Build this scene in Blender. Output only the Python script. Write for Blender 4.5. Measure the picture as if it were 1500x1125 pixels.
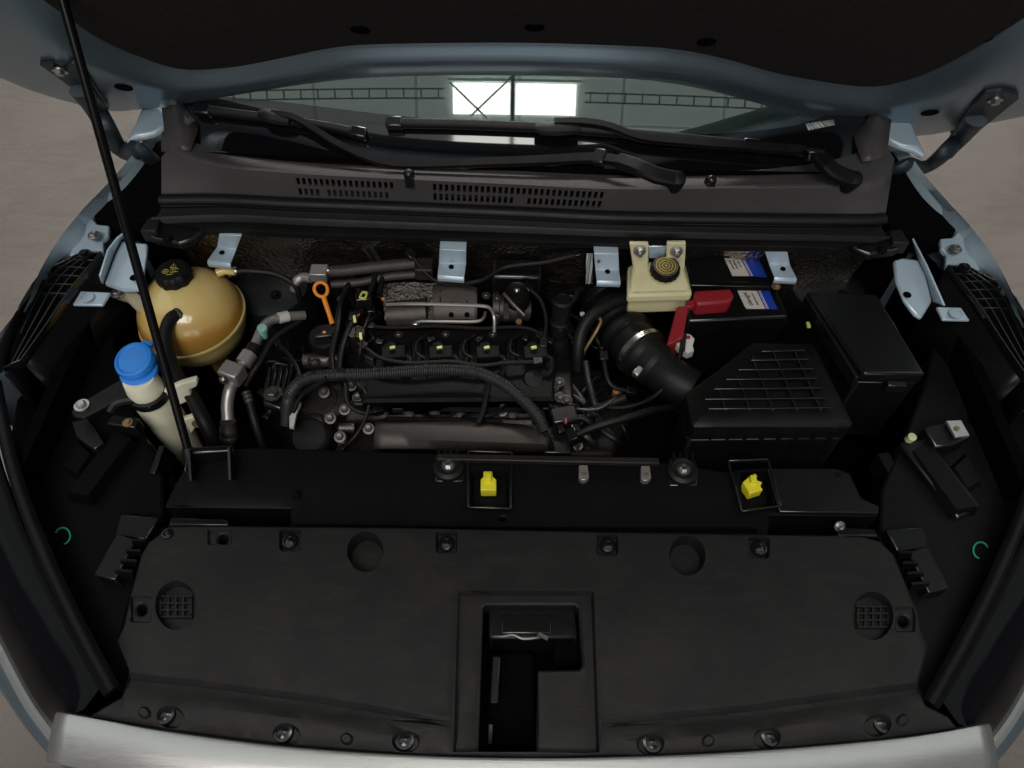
import bpy, bmesh, math, random
from mathutils import Vector as V, Matrix
from mathutils.geometry import delaunay_2d_cdt
random.seed(7)
R = math.radians
for o in list(bpy.data.objects): bpy.data.objects.remove(o)
sc = bpy.context.scene
COL = sc.collection

# ------------------------------------------------------------------ camera
F_PX, PITCH, ROLL = 1100.0, R(54), R(0.9)
CAM = V((-0.02, -0.188, 1.95))
_d = V((0, math.cos(PITCH), -math.sin(PITCH))); _u = V((0, math.sin(PITCH), math.cos(PITCH))); _r = V((1, 0, 0))
CR = _r*math.cos(ROLL) + _u*math.sin(ROLL); CU = _u*math.cos(ROLL) - _r*math.sin(ROLL)
cd = bpy.data.cameras.new('camera'); cam = bpy.data.objects.new('camera', cd); COL.objects.link(cam)
cd.sensor_width = 36; cd.lens = 36*F_PX/1500; cd.clip_start = .02; cd.clip_end = 200
m = Matrix.Identity(4)
for i in range(3): m[i][0] = CR[i]; m[i][1] = CU[i]; m[i][2] = -_d[i]; m[i][3] = CAM[i]
cam.matrix_world = m
sc.camera = cam

# ------------------------------------------------------------------ light
w = bpy.data.worlds.new('World'); sc.world = w; w.use_nodes = True
w.node_tree.nodes['Background'].inputs[0].default_value = (.92, .97, 1.0, 1)
w.node_tree.nodes['Background'].inputs[1].default_value = 0.09
def area(name, loc, target, sx, sy, power, col):
    l = bpy.data.lights.new(name, 'AREA'); l.shape = 'RECTANGLE'; l.size = sx; l.size_y = sy; l.energy = power; l.color = col
    o = bpy.data.objects.new(name, l); COL.objects.link(o); o.location = loc
    o.rotation_euler = (V(target)-V(loc)).to_track_quat('-Z', 'Y').to_euler()
    return o
area('doorway_daylight', (0, -6.5, 2.2), (0, 0, 1.6), 6.5, 3.4, 130, (.97, .98, 1.0))
area('front_fill_light', (-.7, -3.3, 6.4), (0, .5, .9), 3.6, 2.0, 240, (1.0, .965, .93))  # unseen lamp added high in front to brighten hood rim and bay
sc.view_settings.view_transform = 'Standard'; sc.view_settings.look = 'None'
sc.view_settings.exposure = -0.12; sc.view_settings.gamma = 1; sc.view_settings.use_curve_mapping = False
sc.cycles.use_denoising = True
sc.cycles.max_bounces = 8
sc.cycles.sample_clamp_indirect = 4

# ------------------------------------------------------------------ sight lines: a point of the picture on a real plane
def ray(px, py): return _d + CR*((px-750)/F_PX) - CU*((py-562.5)/F_PX)
def P(px, py, z=None, y=None, x=None, pl=None):
    d = ray(px, py)
    if z is not None: t = (z-CAM.z)/d.z
    elif y is not None: t = (y-CAM.y)/d.y
    elif x is not None: t = (x-CAM.x)/d.x
    else: o, n = pl; t = (o-CAM).dot(n)/d.dot(n)
    return CAM + d*t
def PS(pts, **k): return [P(a, b, **k) for a, b in pts]
def PZ(pts): return [P(a, b, z=c) for a, b, c in pts]
def mir(pts): return [V((-p.x, p.y, p.z)) for p in pts]

# ------------------------------------------------------------------ materials
MATS = {}
def mat(name, col, rough=.5, metal=0, bump=0, bscale=200, var=.15, vscale=12, spec=.5, coat=0, sss=0, dust=0, rvar=.1, bdist=.002, hook=None, emit=0):
    if name in MATS: return MATS[name]
    M = bpy.data.materials.new(name); M.use_nodes = True; nt = M.node_tree; N = nt.nodes; L = nt.links
    b = N['Principled BSDF']
    tc = N.new('ShaderNodeTexCoord')
    no = N.new('ShaderNodeTexNoise'); no.inputs['Scale'].default_value = vscale; no.inputs['Detail'].default_value = 6
    L.new(tc.outputs['Object'], no.inputs['Vector'])
    mx = N.new('ShaderNodeMix'); mx.data_type = 'RGBA'
    c = V(col)
    mx.inputs[6].default_value = (*[max(0, k*(1-var)) for k in c], 1); mx.inputs[7].default_value = (*[min(1, k*(1+var)) for k in c], 1)
    L.new(no.outputs[0], mx.inputs[0]); out = mx.outputs[2]
    if dust:
        n2 = N.new('ShaderNodeTexNoise'); n2.inputs['Scale'].default_value = 7; n2.inputs['Detail'].default_value = 8; n2.inputs['Roughness'].default_value = .7
        L.new(tc.outputs['Object'], n2.inputs['Vector'])
        rp = N.new('ShaderNodeMapRange'); rp.inputs[1].default_value = .45; rp.inputs[2].default_value = .75; rp.inputs[3].default_value = 0; rp.inputs[4].default_value = dust
        L.new(n2.outputs[0], rp.inputs[0])
        m2 = N.new('ShaderNodeMix'); m2.data_type = 'RGBA'; m2.inputs[7].default_value = (.16, .14, .12, 1)
        L.new(rp.outputs[0], m2.inputs[0]); L.new(out, m2.inputs[6]); out = m2.outputs[2]
    L.new(out, b.inputs['Base Color'])
    mr = N.new('ShaderNodeMapRange'); mr.inputs[3].default_value = max(.02, rough-rvar); mr.inputs[4].default_value = min(1, rough+rvar)
    n3 = N.new('ShaderNodeTexNoise'); n3.inputs['Scale'].default_value = vscale*2.7; n3.inputs['Detail'].default_value = 5
    L.new(tc.outputs['Object'], n3.inputs['Vector']); L.new(n3.outputs[0], mr.inputs[0]); L.new(mr.outputs[0], b.inputs['Roughness'])
    b.inputs['Metallic'].default_value = metal
    b.inputs['Specular IOR Level'].default_value = spec
    b.inputs['Coat Weight'].default_value = coat; b.inputs['Coat Roughness'].default_value = .08
    if sss:
        b.inputs['Subsurface Weight'].default_value = sss; b.inputs['Subsurface Radius'].default_value = (.02, .013, .005); b.inputs['Subsurface Scale'].default_value = 1
    if bump:
        nb = N.new('ShaderNodeTexNoise'); nb.inputs['Scale'].default_value = bscale; nb.inputs['Detail'].default_value = 3
        L.new(tc.outputs['Object'], nb.inputs['Vector'])
        bp = N.new('ShaderNodeBump'); bp.inputs['Strength'].default_value = bump; bp.inputs['Distance'].default_value = bdist
        L.new(nb.outputs[0], bp.inputs['Height']); L.new(bp.outputs[0], b.inputs['Normal'])
    if emit:
        b.inputs['Emission Color'].default_value = (*col, 1); b.inputs['Emission Strength'].default_value = emit
    if hook: hook(nt, b, tc)
    MATS[name] = M
    return M
def scuffs(nt, b, tc):
    N, L = nt.nodes, nt.links
    mp = N.new('ShaderNodeMapping'); mp.inputs['Scale'].default_value = (2.2, 9, 4); mp.inputs['Rotation'].default_value = (0, 0, .9); L.new(tc.outputs['Object'], mp.inputs[0])
    n = N.new('ShaderNodeTexNoise'); n.inputs['Scale'].default_value = 6; n.inputs['Detail'].default_value = 9; n.inputs['Roughness'].default_value = .72; n.inputs['Distortion'].default_value = .8; L.new(mp.outputs[0], n.inputs['Vector'])
    r = N.new('ShaderNodeMapRange'); r.inputs[1].default_value = .5; r.inputs[2].default_value = .78; r.inputs[3].default_value = 0; r.inputs[4].default_value = .06; L.new(n.outputs[0], r.inputs[0])
    src = b.inputs['Base Color'].links[0].from_socket
    m = N.new('ShaderNodeMix'); m.data_type = 'RGBA'; m.inputs[7].default_value = (.20, .175, .15, 1); L.new(r.outputs[0], m.inputs[0]); L.new(src, m.inputs[6]); L.new(m.outputs[2], b.inputs['Base Color'])
PLAS = mat('satin_black_plastic', (.0085, .0076, .0078), .5, bump=.5, bscale=1000, dust=.05, rvar=.16, spec=.26, bdist=.0011, hook=scuffs)
PLASD = mat('worn_black_plastic', (.0045, .0042, .0042), .46, bump=.2, bscale=500, dust=.03, spec=.22, bdist=.0008)
GLOSSB = mat('glossy_black_plastic', (.005, .005, .0055), .28, rvar=.08, dust=.01, spec=.14)
BLACKP = mat('black_chassis_paint', (.005, .005, .005), .42, dust=.01, spec=.08)
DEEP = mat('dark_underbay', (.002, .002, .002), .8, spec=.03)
RUB = mat('black_rubber', (.0055, .0052, .0052), .5, bump=.1, bscale=300, spec=.3)
COWLP = mat('grey_black_cowl_plastic', (.052, .047, .047), .5, bump=.2, bscale=1200, bdist=.0005, dust=.08)
BLUE = mat('pale_blue_paint', (.37, .47, .53), .33, metal=.08, coat=.6, var=.05, rvar=.04)
BLUEM = mat('pale_blue_primer_steel', (.38, .47, .54), .36, metal=.22, var=.08, coat=.2)
HOODP = mat('shaded_blue_paint', (.24, .315, .365), .34, metal=.85, coat=.15, var=.04, rvar=.03)  # darker metallic copy of the body blue; shade put into the colour
EDGE = mat('highlight_black_edge', (.012, .012, .012), .2, rvar=.05, spec=.7)  # lighter, glossier black put on bevels to stand in for edge highlights
ALU = mat('cast_aluminium', (.12, .11, .10), .45, metal=.8, bump=.4, bscale=250, var=.3, dust=.35)
CAST = mat('sooty_casting', (.028, .024, .022), .5, metal=.6, bump=.6, bscale=120, var=.5, dust=.12)
PIPEA = mat('dull_aluminium_pipe', (.42, .40, .38), .42, metal=.75, var=.15, dust=.15)
STEEL = mat('bright_steel', (.62, .60, .57), .28, metal=1, var=.1)
DULL = mat('dull_engine_bolt', (.13, .122, .112), .42, metal=.9, var=.3)
ZINC = mat('zinc_bolt', (.50, .49, .46), .33, metal=1, var=.2)
SHIELD = mat('brown_grey_heat_shield', (.085, .074, .068), .55, metal=.7, bump=.25, bscale=60, var=.25, dust=.2)
BRASS = mat('rusty_brass', (.30, .20, .10), .5, metal=.7, var=.5, vscale=60, bump=.5, bscale=200)
WHITEP = mat('ivory_plastic', (.80, .76, .58), .42, sss=.25, var=.05)
RESV = mat('yellowed_ivory_plastic', (.60, .55, .33), .35, sss=.3, var=.06)
BLUEP = mat('blue_plastic', (.02, .21, .68), .36, var=.08)
ORANGE = mat('orange_plastic', (.80, .26, .02), .42, var=.08)
YELLOW = mat('yellow_plastic', (.78, .70, .03), .45, var=.05)
LIME = mat('yellow_green_tab', (.60, .62, .16), .5, var=.15)
RED = mat('red_plastic', (.26, .014, .02), .38, var=.1)
TEAL = mat('teal_cap', (.20, .42, .38), .45)
WHITE = mat('white_nylon', (.55, .54, .50), .5, var=.2, vscale=80)
LABELW = mat('cream_label', (.58, .53, .47), .45, var=.05)
LABELB = mat('blue_label', (.012, .045, .36), .4, var=.05)
INK = mat('dark_ink', (.02, .02, .05), .5)
YINK = mat('yellow_ink', (.50, .42, .06), .5)
GREENM = mat('green_marker', (.03, .33, .20), .5)
def brushed(nt, b, tc):
    N, L = nt.nodes, nt.links
    mp = N.new('ShaderNodeMapping'); mp.inputs['Scale'].default_value = (1.5, 220, 220); L.new(tc.outputs['Object'], mp.inputs[0])
    n = N.new('ShaderNodeTexNoise'); n.inputs['Scale'].default_value = 3; n.inputs['Detail'].default_value = 4; L.new(mp.outputs[0], n.inputs['Vector'])
    r = N.new('ShaderNodeMapRange'); r.inputs[3].default_value = .24; r.inputs[4].default_value = .46; L.new(n.outputs[0], r.inputs[0]); L.new(r.outputs[0], b.inputs['Roughness'])
    bp = N.new('ShaderNodeBump'); bp.inputs['Strength'].default_value = .15; bp.inputs['Distance'].default_value = .001; L.new(n.outputs[0], bp.inputs['Height']); L.new(bp.outputs[0], b.inputs['Normal'])
SILVER = mat('satin_silver_trim', (.48, .47, .46), .34, metal=.8, var=.06, vscale=4, hook=brushed)
FELT = mat('black_felt_pad', (.022, .0185, .0170), .95, bump=1.0, bscale=260, bdist=.003, var=.4, vscale=90, spec=.15)
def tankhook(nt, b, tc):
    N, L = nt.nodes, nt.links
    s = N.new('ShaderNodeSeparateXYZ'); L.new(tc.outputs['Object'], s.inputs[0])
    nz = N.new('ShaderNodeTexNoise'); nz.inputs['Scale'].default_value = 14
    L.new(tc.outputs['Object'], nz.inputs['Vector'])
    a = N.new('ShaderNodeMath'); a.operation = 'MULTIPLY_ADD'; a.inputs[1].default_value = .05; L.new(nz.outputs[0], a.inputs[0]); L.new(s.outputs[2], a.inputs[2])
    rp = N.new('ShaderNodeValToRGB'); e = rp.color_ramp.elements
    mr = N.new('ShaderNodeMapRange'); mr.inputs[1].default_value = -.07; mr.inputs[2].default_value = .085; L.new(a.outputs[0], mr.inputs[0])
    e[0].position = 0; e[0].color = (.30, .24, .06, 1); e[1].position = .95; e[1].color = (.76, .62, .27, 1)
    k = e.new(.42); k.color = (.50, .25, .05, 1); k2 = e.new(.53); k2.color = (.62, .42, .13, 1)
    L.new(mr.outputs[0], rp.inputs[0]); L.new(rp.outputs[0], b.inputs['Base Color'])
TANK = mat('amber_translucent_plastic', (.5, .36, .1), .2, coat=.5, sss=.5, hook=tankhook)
def foilhook(nt, b, tc):
    N, L = nt.nodes, nt.links
    vo = N.new('ShaderNodeTexVoronoi'); vo.inputs['Scale'].default_value = 110; L.new(tc.outputs['Object'], vo.inputs['Vector'])
    bp = N.new('ShaderNodeBump'); bp.inputs['Strength'].default_value = 1; bp.inputs['Distance'].default_value = .003
    L.new(vo.outputs[0], bp.inputs['Height']); L.new(bp.outputs[0], b.inputs['Normal'])
FOIL = mat('embossed_foil', (.50, .46, .40), .32, metal=1, var=.3, hook=foilhook)
def capprint(nt, b, tc):
    N, L = nt.nodes, nt.links
    s = N.new('ShaderNodeVectorMath'); s.operation = 'MULTIPLY'; s.inputs[1].default_value = (1, 1, 0); L.new(tc.outputs['Object'], s.inputs[0])
    ln = N.new('ShaderNodeVectorMath'); ln.operation = 'LENGTH'; L.new(s.outputs[0], ln.inputs[0])
    wv = N.new('ShaderNodeMath'); wv.operation = 'MULTIPLY'; wv.inputs[1].default_value = 1150; L.new(ln.outputs['Value'], wv.inputs[0])
    sn = N.new('ShaderNodeMath'); sn.operation = 'SINE'; L.new(wv.outputs[0], sn.inputs[0])
    nz = N.new('ShaderNodeTexNoise'); nz.inputs['Scale'].default_value = 260; L.new(tc.outputs['Object'], nz.inputs['Vector'])
    ad = N.new('ShaderNodeMath'); ad.operation = 'MULTIPLY_ADD'; ad.inputs[1].default_value = 3; ad.inputs[2].default_value = -1.4; L.new(nz.outputs[0], ad.inputs[0])
    a2 = N.new('ShaderNodeMath'); L.new(sn.outputs[0], a2.inputs[0]); L.new(ad.outputs[0], a2.inputs[1])
    gt = N.new('ShaderNodeMath'); gt.operation = 'GREATER_THAN'; gt.inputs[1].default_value = .25; L.new(a2.outputs[0], gt.inputs[0])
    mx = N.new('ShaderNodeMix'); mx.data_type = 'RGBA'; mx.inputs[6].default_value = (.05, .04, .045, 1); mx.inputs[7].default_value = (.42, .34, .07, 1)
    L.new(gt.outputs[0], mx.inputs[0]); L.new(mx.outputs[2], b.inputs['Base Color'])
CAPPRINT = mat('printed_cap_disc', (.3, .25, .05), .45, hook=capprint)
def barhook(nt, b, tc):
    N, L = nt.nodes, nt.links
    wv = N.new('ShaderNodeTexNoise'); wv.noise_dimensions = '1D'; wv.inputs['Scale'].default_value = 420
    s = N.new('ShaderNodeSeparateXYZ'); L.new(tc.outputs['Object'], s.inputs[0])
    ad = N.new('ShaderNodeMath'); L.new(s.outputs[0], ad.inputs[0]); L.new(s.outputs[1], ad.inputs[1])
    L.new(ad.outputs[0], wv.inputs['W'])
    gt = N.new('ShaderNodeMath'); gt.operation = 'GREATER_THAN'; gt.inputs[1].default_value = .5; L.new(wv.outputs[0], gt.inputs[0])
    mx = N.new('ShaderNodeMix'); mx.data_type = 'RGBA'; mx.inputs[6].default_value = (.03, .04, .035, 1); mx.inputs[7].default_value = (.62, .66, .62, 1)
    L.new(gt.outputs[0], mx.inputs[0]); L.new(mx.outputs[2], b.inputs['Base Color'])
BARS = mat('barcode_print', (.5, .5, .5), .5, hook=barhook)
def floorhook(nt, b, tc):
    N, L = nt.nodes, nt.links
    n1 = N.new('ShaderNodeTexNoise'); n1.inputs['Scale'].default_value = 1.1; n1.inputs['Detail'].default_value = 9; n1.inputs['Roughness'].default_value = .62; n1.inputs['Distortion'].default_value = .6
    n2 = N.new('ShaderNodeTexNoise'); n2.inputs['Scale'].default_value = 70; n2.inputs['Detail'].default_value = 9; n2.inputs['Roughness'].default_value = .75
    mp = N.new('ShaderNodeMapping'); mp.inputs['Scale'].default_value = (1, 4, 1); mp.inputs['Rotation'].default_value = (0, 0, .5)
    n4 = N.new('ShaderNodeTexNoise'); n4.inputs['Scale'].default_value = 5; n4.inputs['Detail'].default_value = 7; n4.inputs['Distortion'].default_value = 1.2
    L.new(tc.outputs['Object'], mp.inputs[0]); L.new(mp.outputs[0], n4.inputs['Vector'])
    for n in (n1, n2): L.new(tc.outputs['Object'], n.inputs['Vector'])
    a = N.new('ShaderNodeMath'); a.operation = 'MULTIPLY_ADD'; a.inputs[1].default_value = .5; L.new(n2.outputs[0], a.inputs[0]); L.new(n1.outputs[0], a.inputs[2])
    a2 = N.new('ShaderNodeMath'); a2.operation = 'MULTIPLY_ADD'; a2.inputs[1].default_value = .4; L.new(n4.outputs[0], a2.inputs[0]); L.new(a.outputs[0], a2.inputs[2])
    rp = N.new('ShaderNodeValToRGB'); e = rp.color_ramp.elements
    e[0].position = .62; e[0].color = (.064, .053, .046, 1); e[1].position = 1.15; e[1].color = (.112, .094, .083, 1)
    L.new(a2.outputs[0], rp.inputs[0]); L.new(rp.outputs[0], b.inputs['Base Color'])
    bp = N.new('ShaderNodeBump'); bp.inputs['Strength'].default_value = .35; bp.inputs['Distance'].default_value = .01
    L.new(a2.outputs[0], bp.inputs['Height']); L.new(bp.outputs[0], b.inputs['Normal'])
CONC = mat('worn_concrete', (.35, .31, .28), .6, hook=floorhook, rvar=.2, vscale=2)

# ------------------------------------------------------------------ object helpers
WL = {}
def thing(name, label, cat, loc=(0, 0, 0), group=None):
    o = bpy.data.objects.new(name, None); COL.objects.link(o); o.location = loc; o.empty_display_size = .05
    o['label'] = label; o['category'] = cat
    if group: o['group'] = group
    WL[o] = V(loc)
    return o
class MB:
    def __init__(s): s.v = []; s.f = []
    def add(s, vs, fs):
        n = len(s.v); s.v += [V(p) for p in vs]; s.f += [tuple(i+n for i in f) for f in fs]; return s
    def prism(s, top, d):
        n = len(top); top = [V(p) for p in top]; d = V(d); bot = [p+d for p in top]
        nr = V((0, 0, 0))
        for i in range(n): nr += (top[i]).cross(top[(i+1) % n])
        flip = nr.dot(d) > 0
        fs = [tuple(range(n)), tuple(range(2*n-1, n-1, -1))] + [(i, i+n, (i+1) % n+n, (i+1) % n) for i in range(n)]
        if flip: fs = [f[::-1] for f in fs]
        return s.add(top+bot, fs)
    def frustum(s, top, bot):
        n = len(top)
        return s.add(list(top)+list(bot), [tuple(range(n)), tuple(range(2*n-1, n-1, -1))] + [(i, i+n, (i+1) % n+n, (i+1) % n) for i in range(n)])
    def box(s, c, sx, sy, sz, rz=0, M=None):
        c = V(c); Q = M if M is not None else Matrix.Rotation(rz, 3, 'Z')
        vs = [c + Q @ V((a*sx/2, b*sy/2, e*sz/2)) for e in (1, -1) for a, b in ((-1, -1), (1, -1), (1, 1), (-1, 1))]
        return s.add(vs, [(0, 1, 2, 3), (7, 6, 5, 4), (0, 4, 5, 1), (1, 5, 6, 2), (2, 6, 7, 3), (3, 7, 4, 0)])
    def bar(s, a, b, wd, h, up=(0, 0, 1)):
        a, b = V(a), V(b); t = (b-a).normalized(); sd = t.cross(V(up)).normalized()*wd/2; u = sd.cross(t).normalized()*h/2
        vs = [p + i*sd + j*u for p in (a, b) for i, j in ((-1, -1), (1, -1), (1, 1), (-1, 1))]
        return s.add(vs, [(0, 1, 2, 3)[::-1], (4, 5, 6, 7), (0, 4, 5, 1)[::-1], (1, 5, 6, 2)[::-1], (2, 6, 7, 3)[::-1], (3, 7, 4, 0)[::-1]])
    def tube(s, path, r, n=12, flat=1, caps=True, closed=False):
        m = len(path); rs = r if isinstance(r, (list, tuple)) else [r]*m
        pr = None; vs = []
        for i, p in enumerate(path):
            t = (path[min(i+1, m-1)]-path[max(i-1, 0)])
            t = t.normalized() if t.length > 1e-9 else V((0, 0, 1))
            if pr is None:
                a = V((0, 0, 1)) if abs(t.z) < .9 else V((1, 0, 0)); pr = (a - t*a.dot(t)).normalized()
            else: pr = (pr - t*pr.dot(t)).normalized()
            q = t.cross(pr)
            for k in range(n):
                an = 2*math.pi*k/n; vs.append(p + (pr*math.cos(an)*flat + q*math.sin(an))*rs[i])
        fs = [(i*n+k, i*n+(k+1) % n, (i+1)*n+(k+1) % n, (i+1)*n+k) for i in range(m-1) for k in range(n)]
        if caps: fs += [tuple(range(n))[::-1], tuple((m-1)*n+k for k in range(n))]
        return s.add(vs, fs)
    def lathe(s, prof, o, axis=(0, 0, 1), n=24, lobes=0, amp=0):
        a = V(axis).normalized(); h = V((1, 0, 0)) if abs(a.x) < .9 else V((0, 1, 0)); u = (h - a*h.dot(a)).normalized(); v = a.cross(u); o = V(o)
        vs = []
        for r, z in prof:
            for k in range(n):
                an = 2*math.pi*k/n; rr = r*(1+amp*math.cos(lobes*an)) if lobes else r
                vs.append(o + a*z + (u*math.cos(an)+v*math.sin(an))*rr)
        m = len(prof)
        fs = [(i*n+k, i*n+(k+1) % n, (i+1)*n+(k+1) % n, (i+1)*n+k) for i in range(m-1) for k in range(n)]
        fs += [tuple(range(n))[::-1], tuple((m-1)*n+k for k in range(n))]
        return s.add(vs, fs)
    def loft(s, rows, close=False):
        n = len(rows[0]); vs = [p for r in rows for p in r]
        fs = [(i*n+k, i*n+k+1, (i+1)*n+k+1, (i+1)*n+k) for i in range(len(rows)-1) for k in range(n-1)]
        return s.add(vs, fs)
    def build(s, name, M, parent=None, bev=0, smooth=40, sub=0, seg=2, solid=0, label=None):
        c = sum(s.v, V((0, 0, 0)))/len(s.v)
        me = bpy.data.meshes.new(name); me.from_pydata([p-c for p in s.v], [], s.f)
        bm = bmesh.new(); bm.from_mesh(me); bmesh.ops.recalc_face_normals(bm, faces=bm.faces); bm.to_mesh(me); bm.free()
        me.polygons.foreach_set('use_smooth', [True]*len(me.polygons)); me.set_sharp_from_angle(angle=R(smooth))
        me.materials.append(M)
        o = bpy.data.objects.new(name, me); COL.objects.link(o)
        WL[o] = c
        if parent is not None: o.parent = parent; o.location = c - WL[parent]
        else: o.location = c
        if solid:
            k = o.modifiers.new('thickness', 'SOLIDIFY'); k.thickness = solid; k.offset = 0
        if bev:
            k = o.modifiers.new('edges', 'BEVEL'); k.width = bev; k.segments = seg; k.limit_method = 'ANGLE'; k.angle_limit = R(35); k.harden_normals = False
            if M in (GLOSSB, BLACKP, PLASD): me.materials.append(EDGE); k.material = 1
        if sub:
            k = o.modifiers.new('smooth', 'SUBSURF'); k.levels = sub; k.render_levels = sub
        if label: o['label'] = label
        return o
def cr(pts, n=8):
    pts = [V(p) for p in pts]
    if len(pts) < 3: return [pts[0].lerp(pts[-1], i/n) for i in range(n+1)]
    e = [pts[0]*2-pts[1]] + pts + [pts[-1]*2-pts[-2]]; out = []
    for i in range(1, len(e)-2):
        a, b, c, d = e[i-1:i+3]
        for k in range(n):
            t = k/n; out.append(.5*((2*b)+(c-a)*t+(2*a-5*b+4*c-d)*t*t+(3*b-a-3*c+d)*t**3))
    return out + [pts[-1]]
def resample(path, n):
    L = [0]
    for i in range(1, len(path)): L.append(L[-1]+(path[i]-path[i-1]).length)
    out = []; j = 0
    for i in range(n):
        s = L[-1]*i/(n-1)
        while j < len(L)-2 and L[j+1] < s: j += 1
        out.append(path[j].lerp(path[j+1], (s-L[j])/max(1e-9, L[j+1]-L[j])))
    return out
def curve(pts, n): return resample(cr(pts, 10), n)
def curve_x(pts, n):
    d = cr(pts, 14); x0, x1 = d[0].x, d[-1].x; out = []; j = 0
    for i in range(n):
        x = x0+(x1-x0)*i/(n-1)
        while j < len(d)-2 and d[j+1].x < x: j += 1
        out.append(d[j].lerp(d[j+1], max(0, min(1, (x-d[j].x)/max(1e-9, d[j+1].x-d[j].x)))))
    return out
def corrugate(path, r, pitch, amp, n=14):
    L = sum((path[i+1]-path[i]).length for i in range(len(path)-1)); k = max(8, int(L/pitch*4)); p = resample(path, k)
    return p, [r*(1+amp*(1, .3, -1, .3)[i % 4]) for i in range(k)]
def bolt(parent, c, ax=(0, 0, 1), r=.008, M=None, name='bolt'):
    b = MB(); ax = V(ax).normalized()
    b.lathe([(r*1.45, -.002), (r*1.45, r*.18), (r*1.0, r*.22)], c, ax, 18)
    b.lathe([(r*.95, r*.1), (r*.95, r*.75), (r*.75, r*.9), (r*.3, r*.82)], c, ax, 6)
    return b.build(name, M or ZINC, parent, smooth=30)
def inside(p, poly):
    c = False; n = len(poly); j = n-1
    for i in range(n):
        a, b = poly[i], poly[j]
        if (a[1] > p[1]) != (b[1] > p[1]) and p[0] < (b[0]-a[0])*(p[1]-a[1])/(b[1]-a[1])+a[0]: c = not c
        j = i
    return c
def shrink(poly, d):
    n = len(poly); out = []
    ar = sum(poly[i][0]*poly[(i+1) % n][1]-poly[(i+1) % n][0]*poly[i][1] for i in range(n)); sg = 1 if ar > 0 else -1
    for i in range(n):
        a, b, c = V(poly[i-1]), V(poly[i]), V(poly[(i+1) % n]); e1 = (b-a).normalized(); e2 = (c-b).normalized()
        n1 = V((-e1.y, e1.x)); n2 = V((-e2.y, e2.x)); k = n1+n2
        k = k/max(.4, k.length_squared)*2
        out.append(b+k*d*sg)
    return out
def circ(c, rx, ry=None, n=20): return [V((c[0]+rx*math.cos(2*math.pi*i/n), c[1]+(ry or rx)*math.sin(2*math.pi*i/n))) for i in range(n)]
def rrect(x0, y0, x1, y1, r, n=4):
    out = []
    for cx, cy, a in ((x1-r, y1-r, 0), (x0+r, y1-r, 90), (x0+r, y0+r, 180), (x1-r, y0+r, 270)):
        for k in range(n+1): an = R(a+90*k/n); out.append(V((cx+r*math.cos(an), cy+r*math.sin(an))))
    return out
def plate(outline, holes=(), feats=(), zf=lambda x, y: 0, thick=.02, edge=.003, lines=(), grid=0, wall=.002, tf=None):
    """outline etc in local 2D; features (loop, dz) are pressed in or raised; tf maps (x, y, h) to world"""
    pts = []; edges = []
    def loop(l, closed=True):
        k = len(pts); pts.extend(V((p[0], p[1])) for p in l)
        for i in range(len(l)-(0 if closed else 1)): edges.append((k+i, k+(i+1) % len(l)))
    O = [V((p[0], p[1])) for p in outline]
    if grid:
        D = []
        for i in range(len(O)):
            a, b = O[i], O[(i+1) % len(O)]; k = max(1, int((b-a).length/grid)); D += [a.lerp(b, q/k) for q in range(k)]
        O = D
    loop(O)
    if edge: loop(shrink(O, edge))
    for h in holes: loop(h); loop(shrink(h, -edge)) if edge else None
    fl = []
    for f, dz in feats:
        inn = shrink(f, wall); loop(f); loop(inn); fl.append((shrink(f, wall*.9), dz))
    for l in lines: loop(l, False)
    if grid:
        x0 = min(p.x for p in O); x1 = max(p.x for p in O); y0 = min(p.y for p in O); y1 = max(p.y for p in O)
        Os = shrink(O, edge*2)
        for i in range(1, int((x1-x0)/grid)+1):
            for j in range(1, int((y1-y0)/grid)+1):
                q = V((x0+i*grid, y0+j*grid))
                if inside(q, Os) and not any(inside(q, h) for h in holes): pts.append(q)
    vs, es, fs, *_ = delaunay_2d_cdt(pts, edges, [], 0, 1e-6)
    keep = []
    for f in fs:
        c = sum((vs[i] for i in f), V((0, 0)))/len(f)
        if inside(c, O) and not any(inside(c, h) for h in holes): keep.append(tuple(f))
    On = [(p.x, p.y) for p in O]
    def onloop(q, l):
        n = len(l)
        for i in range(n):
            a = V(l[i]); b = V(l[(i+1) % n]); ab = b-a; t = max(0, min(1, (q-a).dot(ab)/max(1e-12, ab.length_squared)))
            if (a+ab*t-q).length < 1e-5: return True
        return False
    hs = []
    for q in vs:
        h = zf(q.x, q.y)
        for l, dz in fl:
            if inside(q, l): h += dz
        if edge and (onloop(q, O) or any(onloop(q, hh) for hh in holes)): h -= edge*.8
        hs.append(h)
    used = sorted({i for f in keep for i in f}); mp = {u: i for i, u in enumerate(used)}
    tf = tf or (lambda x, y, h: V((x, y, h)))
    top = [tf(vs[u].x, vs[u].y, hs[u]) for u in used]; F = [tuple(mp[i] for i in f) for f in keep]
    cnt = {}
    for f in F:
        for i in range(len(f)):
            e = (f[i], f[(i+1) % len(f)]); cnt[e] = 1
    bnd = [e for e in cnt if (e[1], e[0]) not in cnt]
    n = len(top); bv = sorted({i for e in bnd for i in e}); bm_ = {u: n+i for i, u in enumerate(bv)}
    bot = [tf(vs[used[u]].x, vs[used[u]].y, hs[used[u]]-thick) for u in bv]
    F += [(e[1], e[0], bm_[e[0]], bm_[e[1]]) for e in bnd]
    return MB().add(top+bot, F)
def xy(pts, z): return [P(a, b, z=z).xy for a, b in pts]
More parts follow.
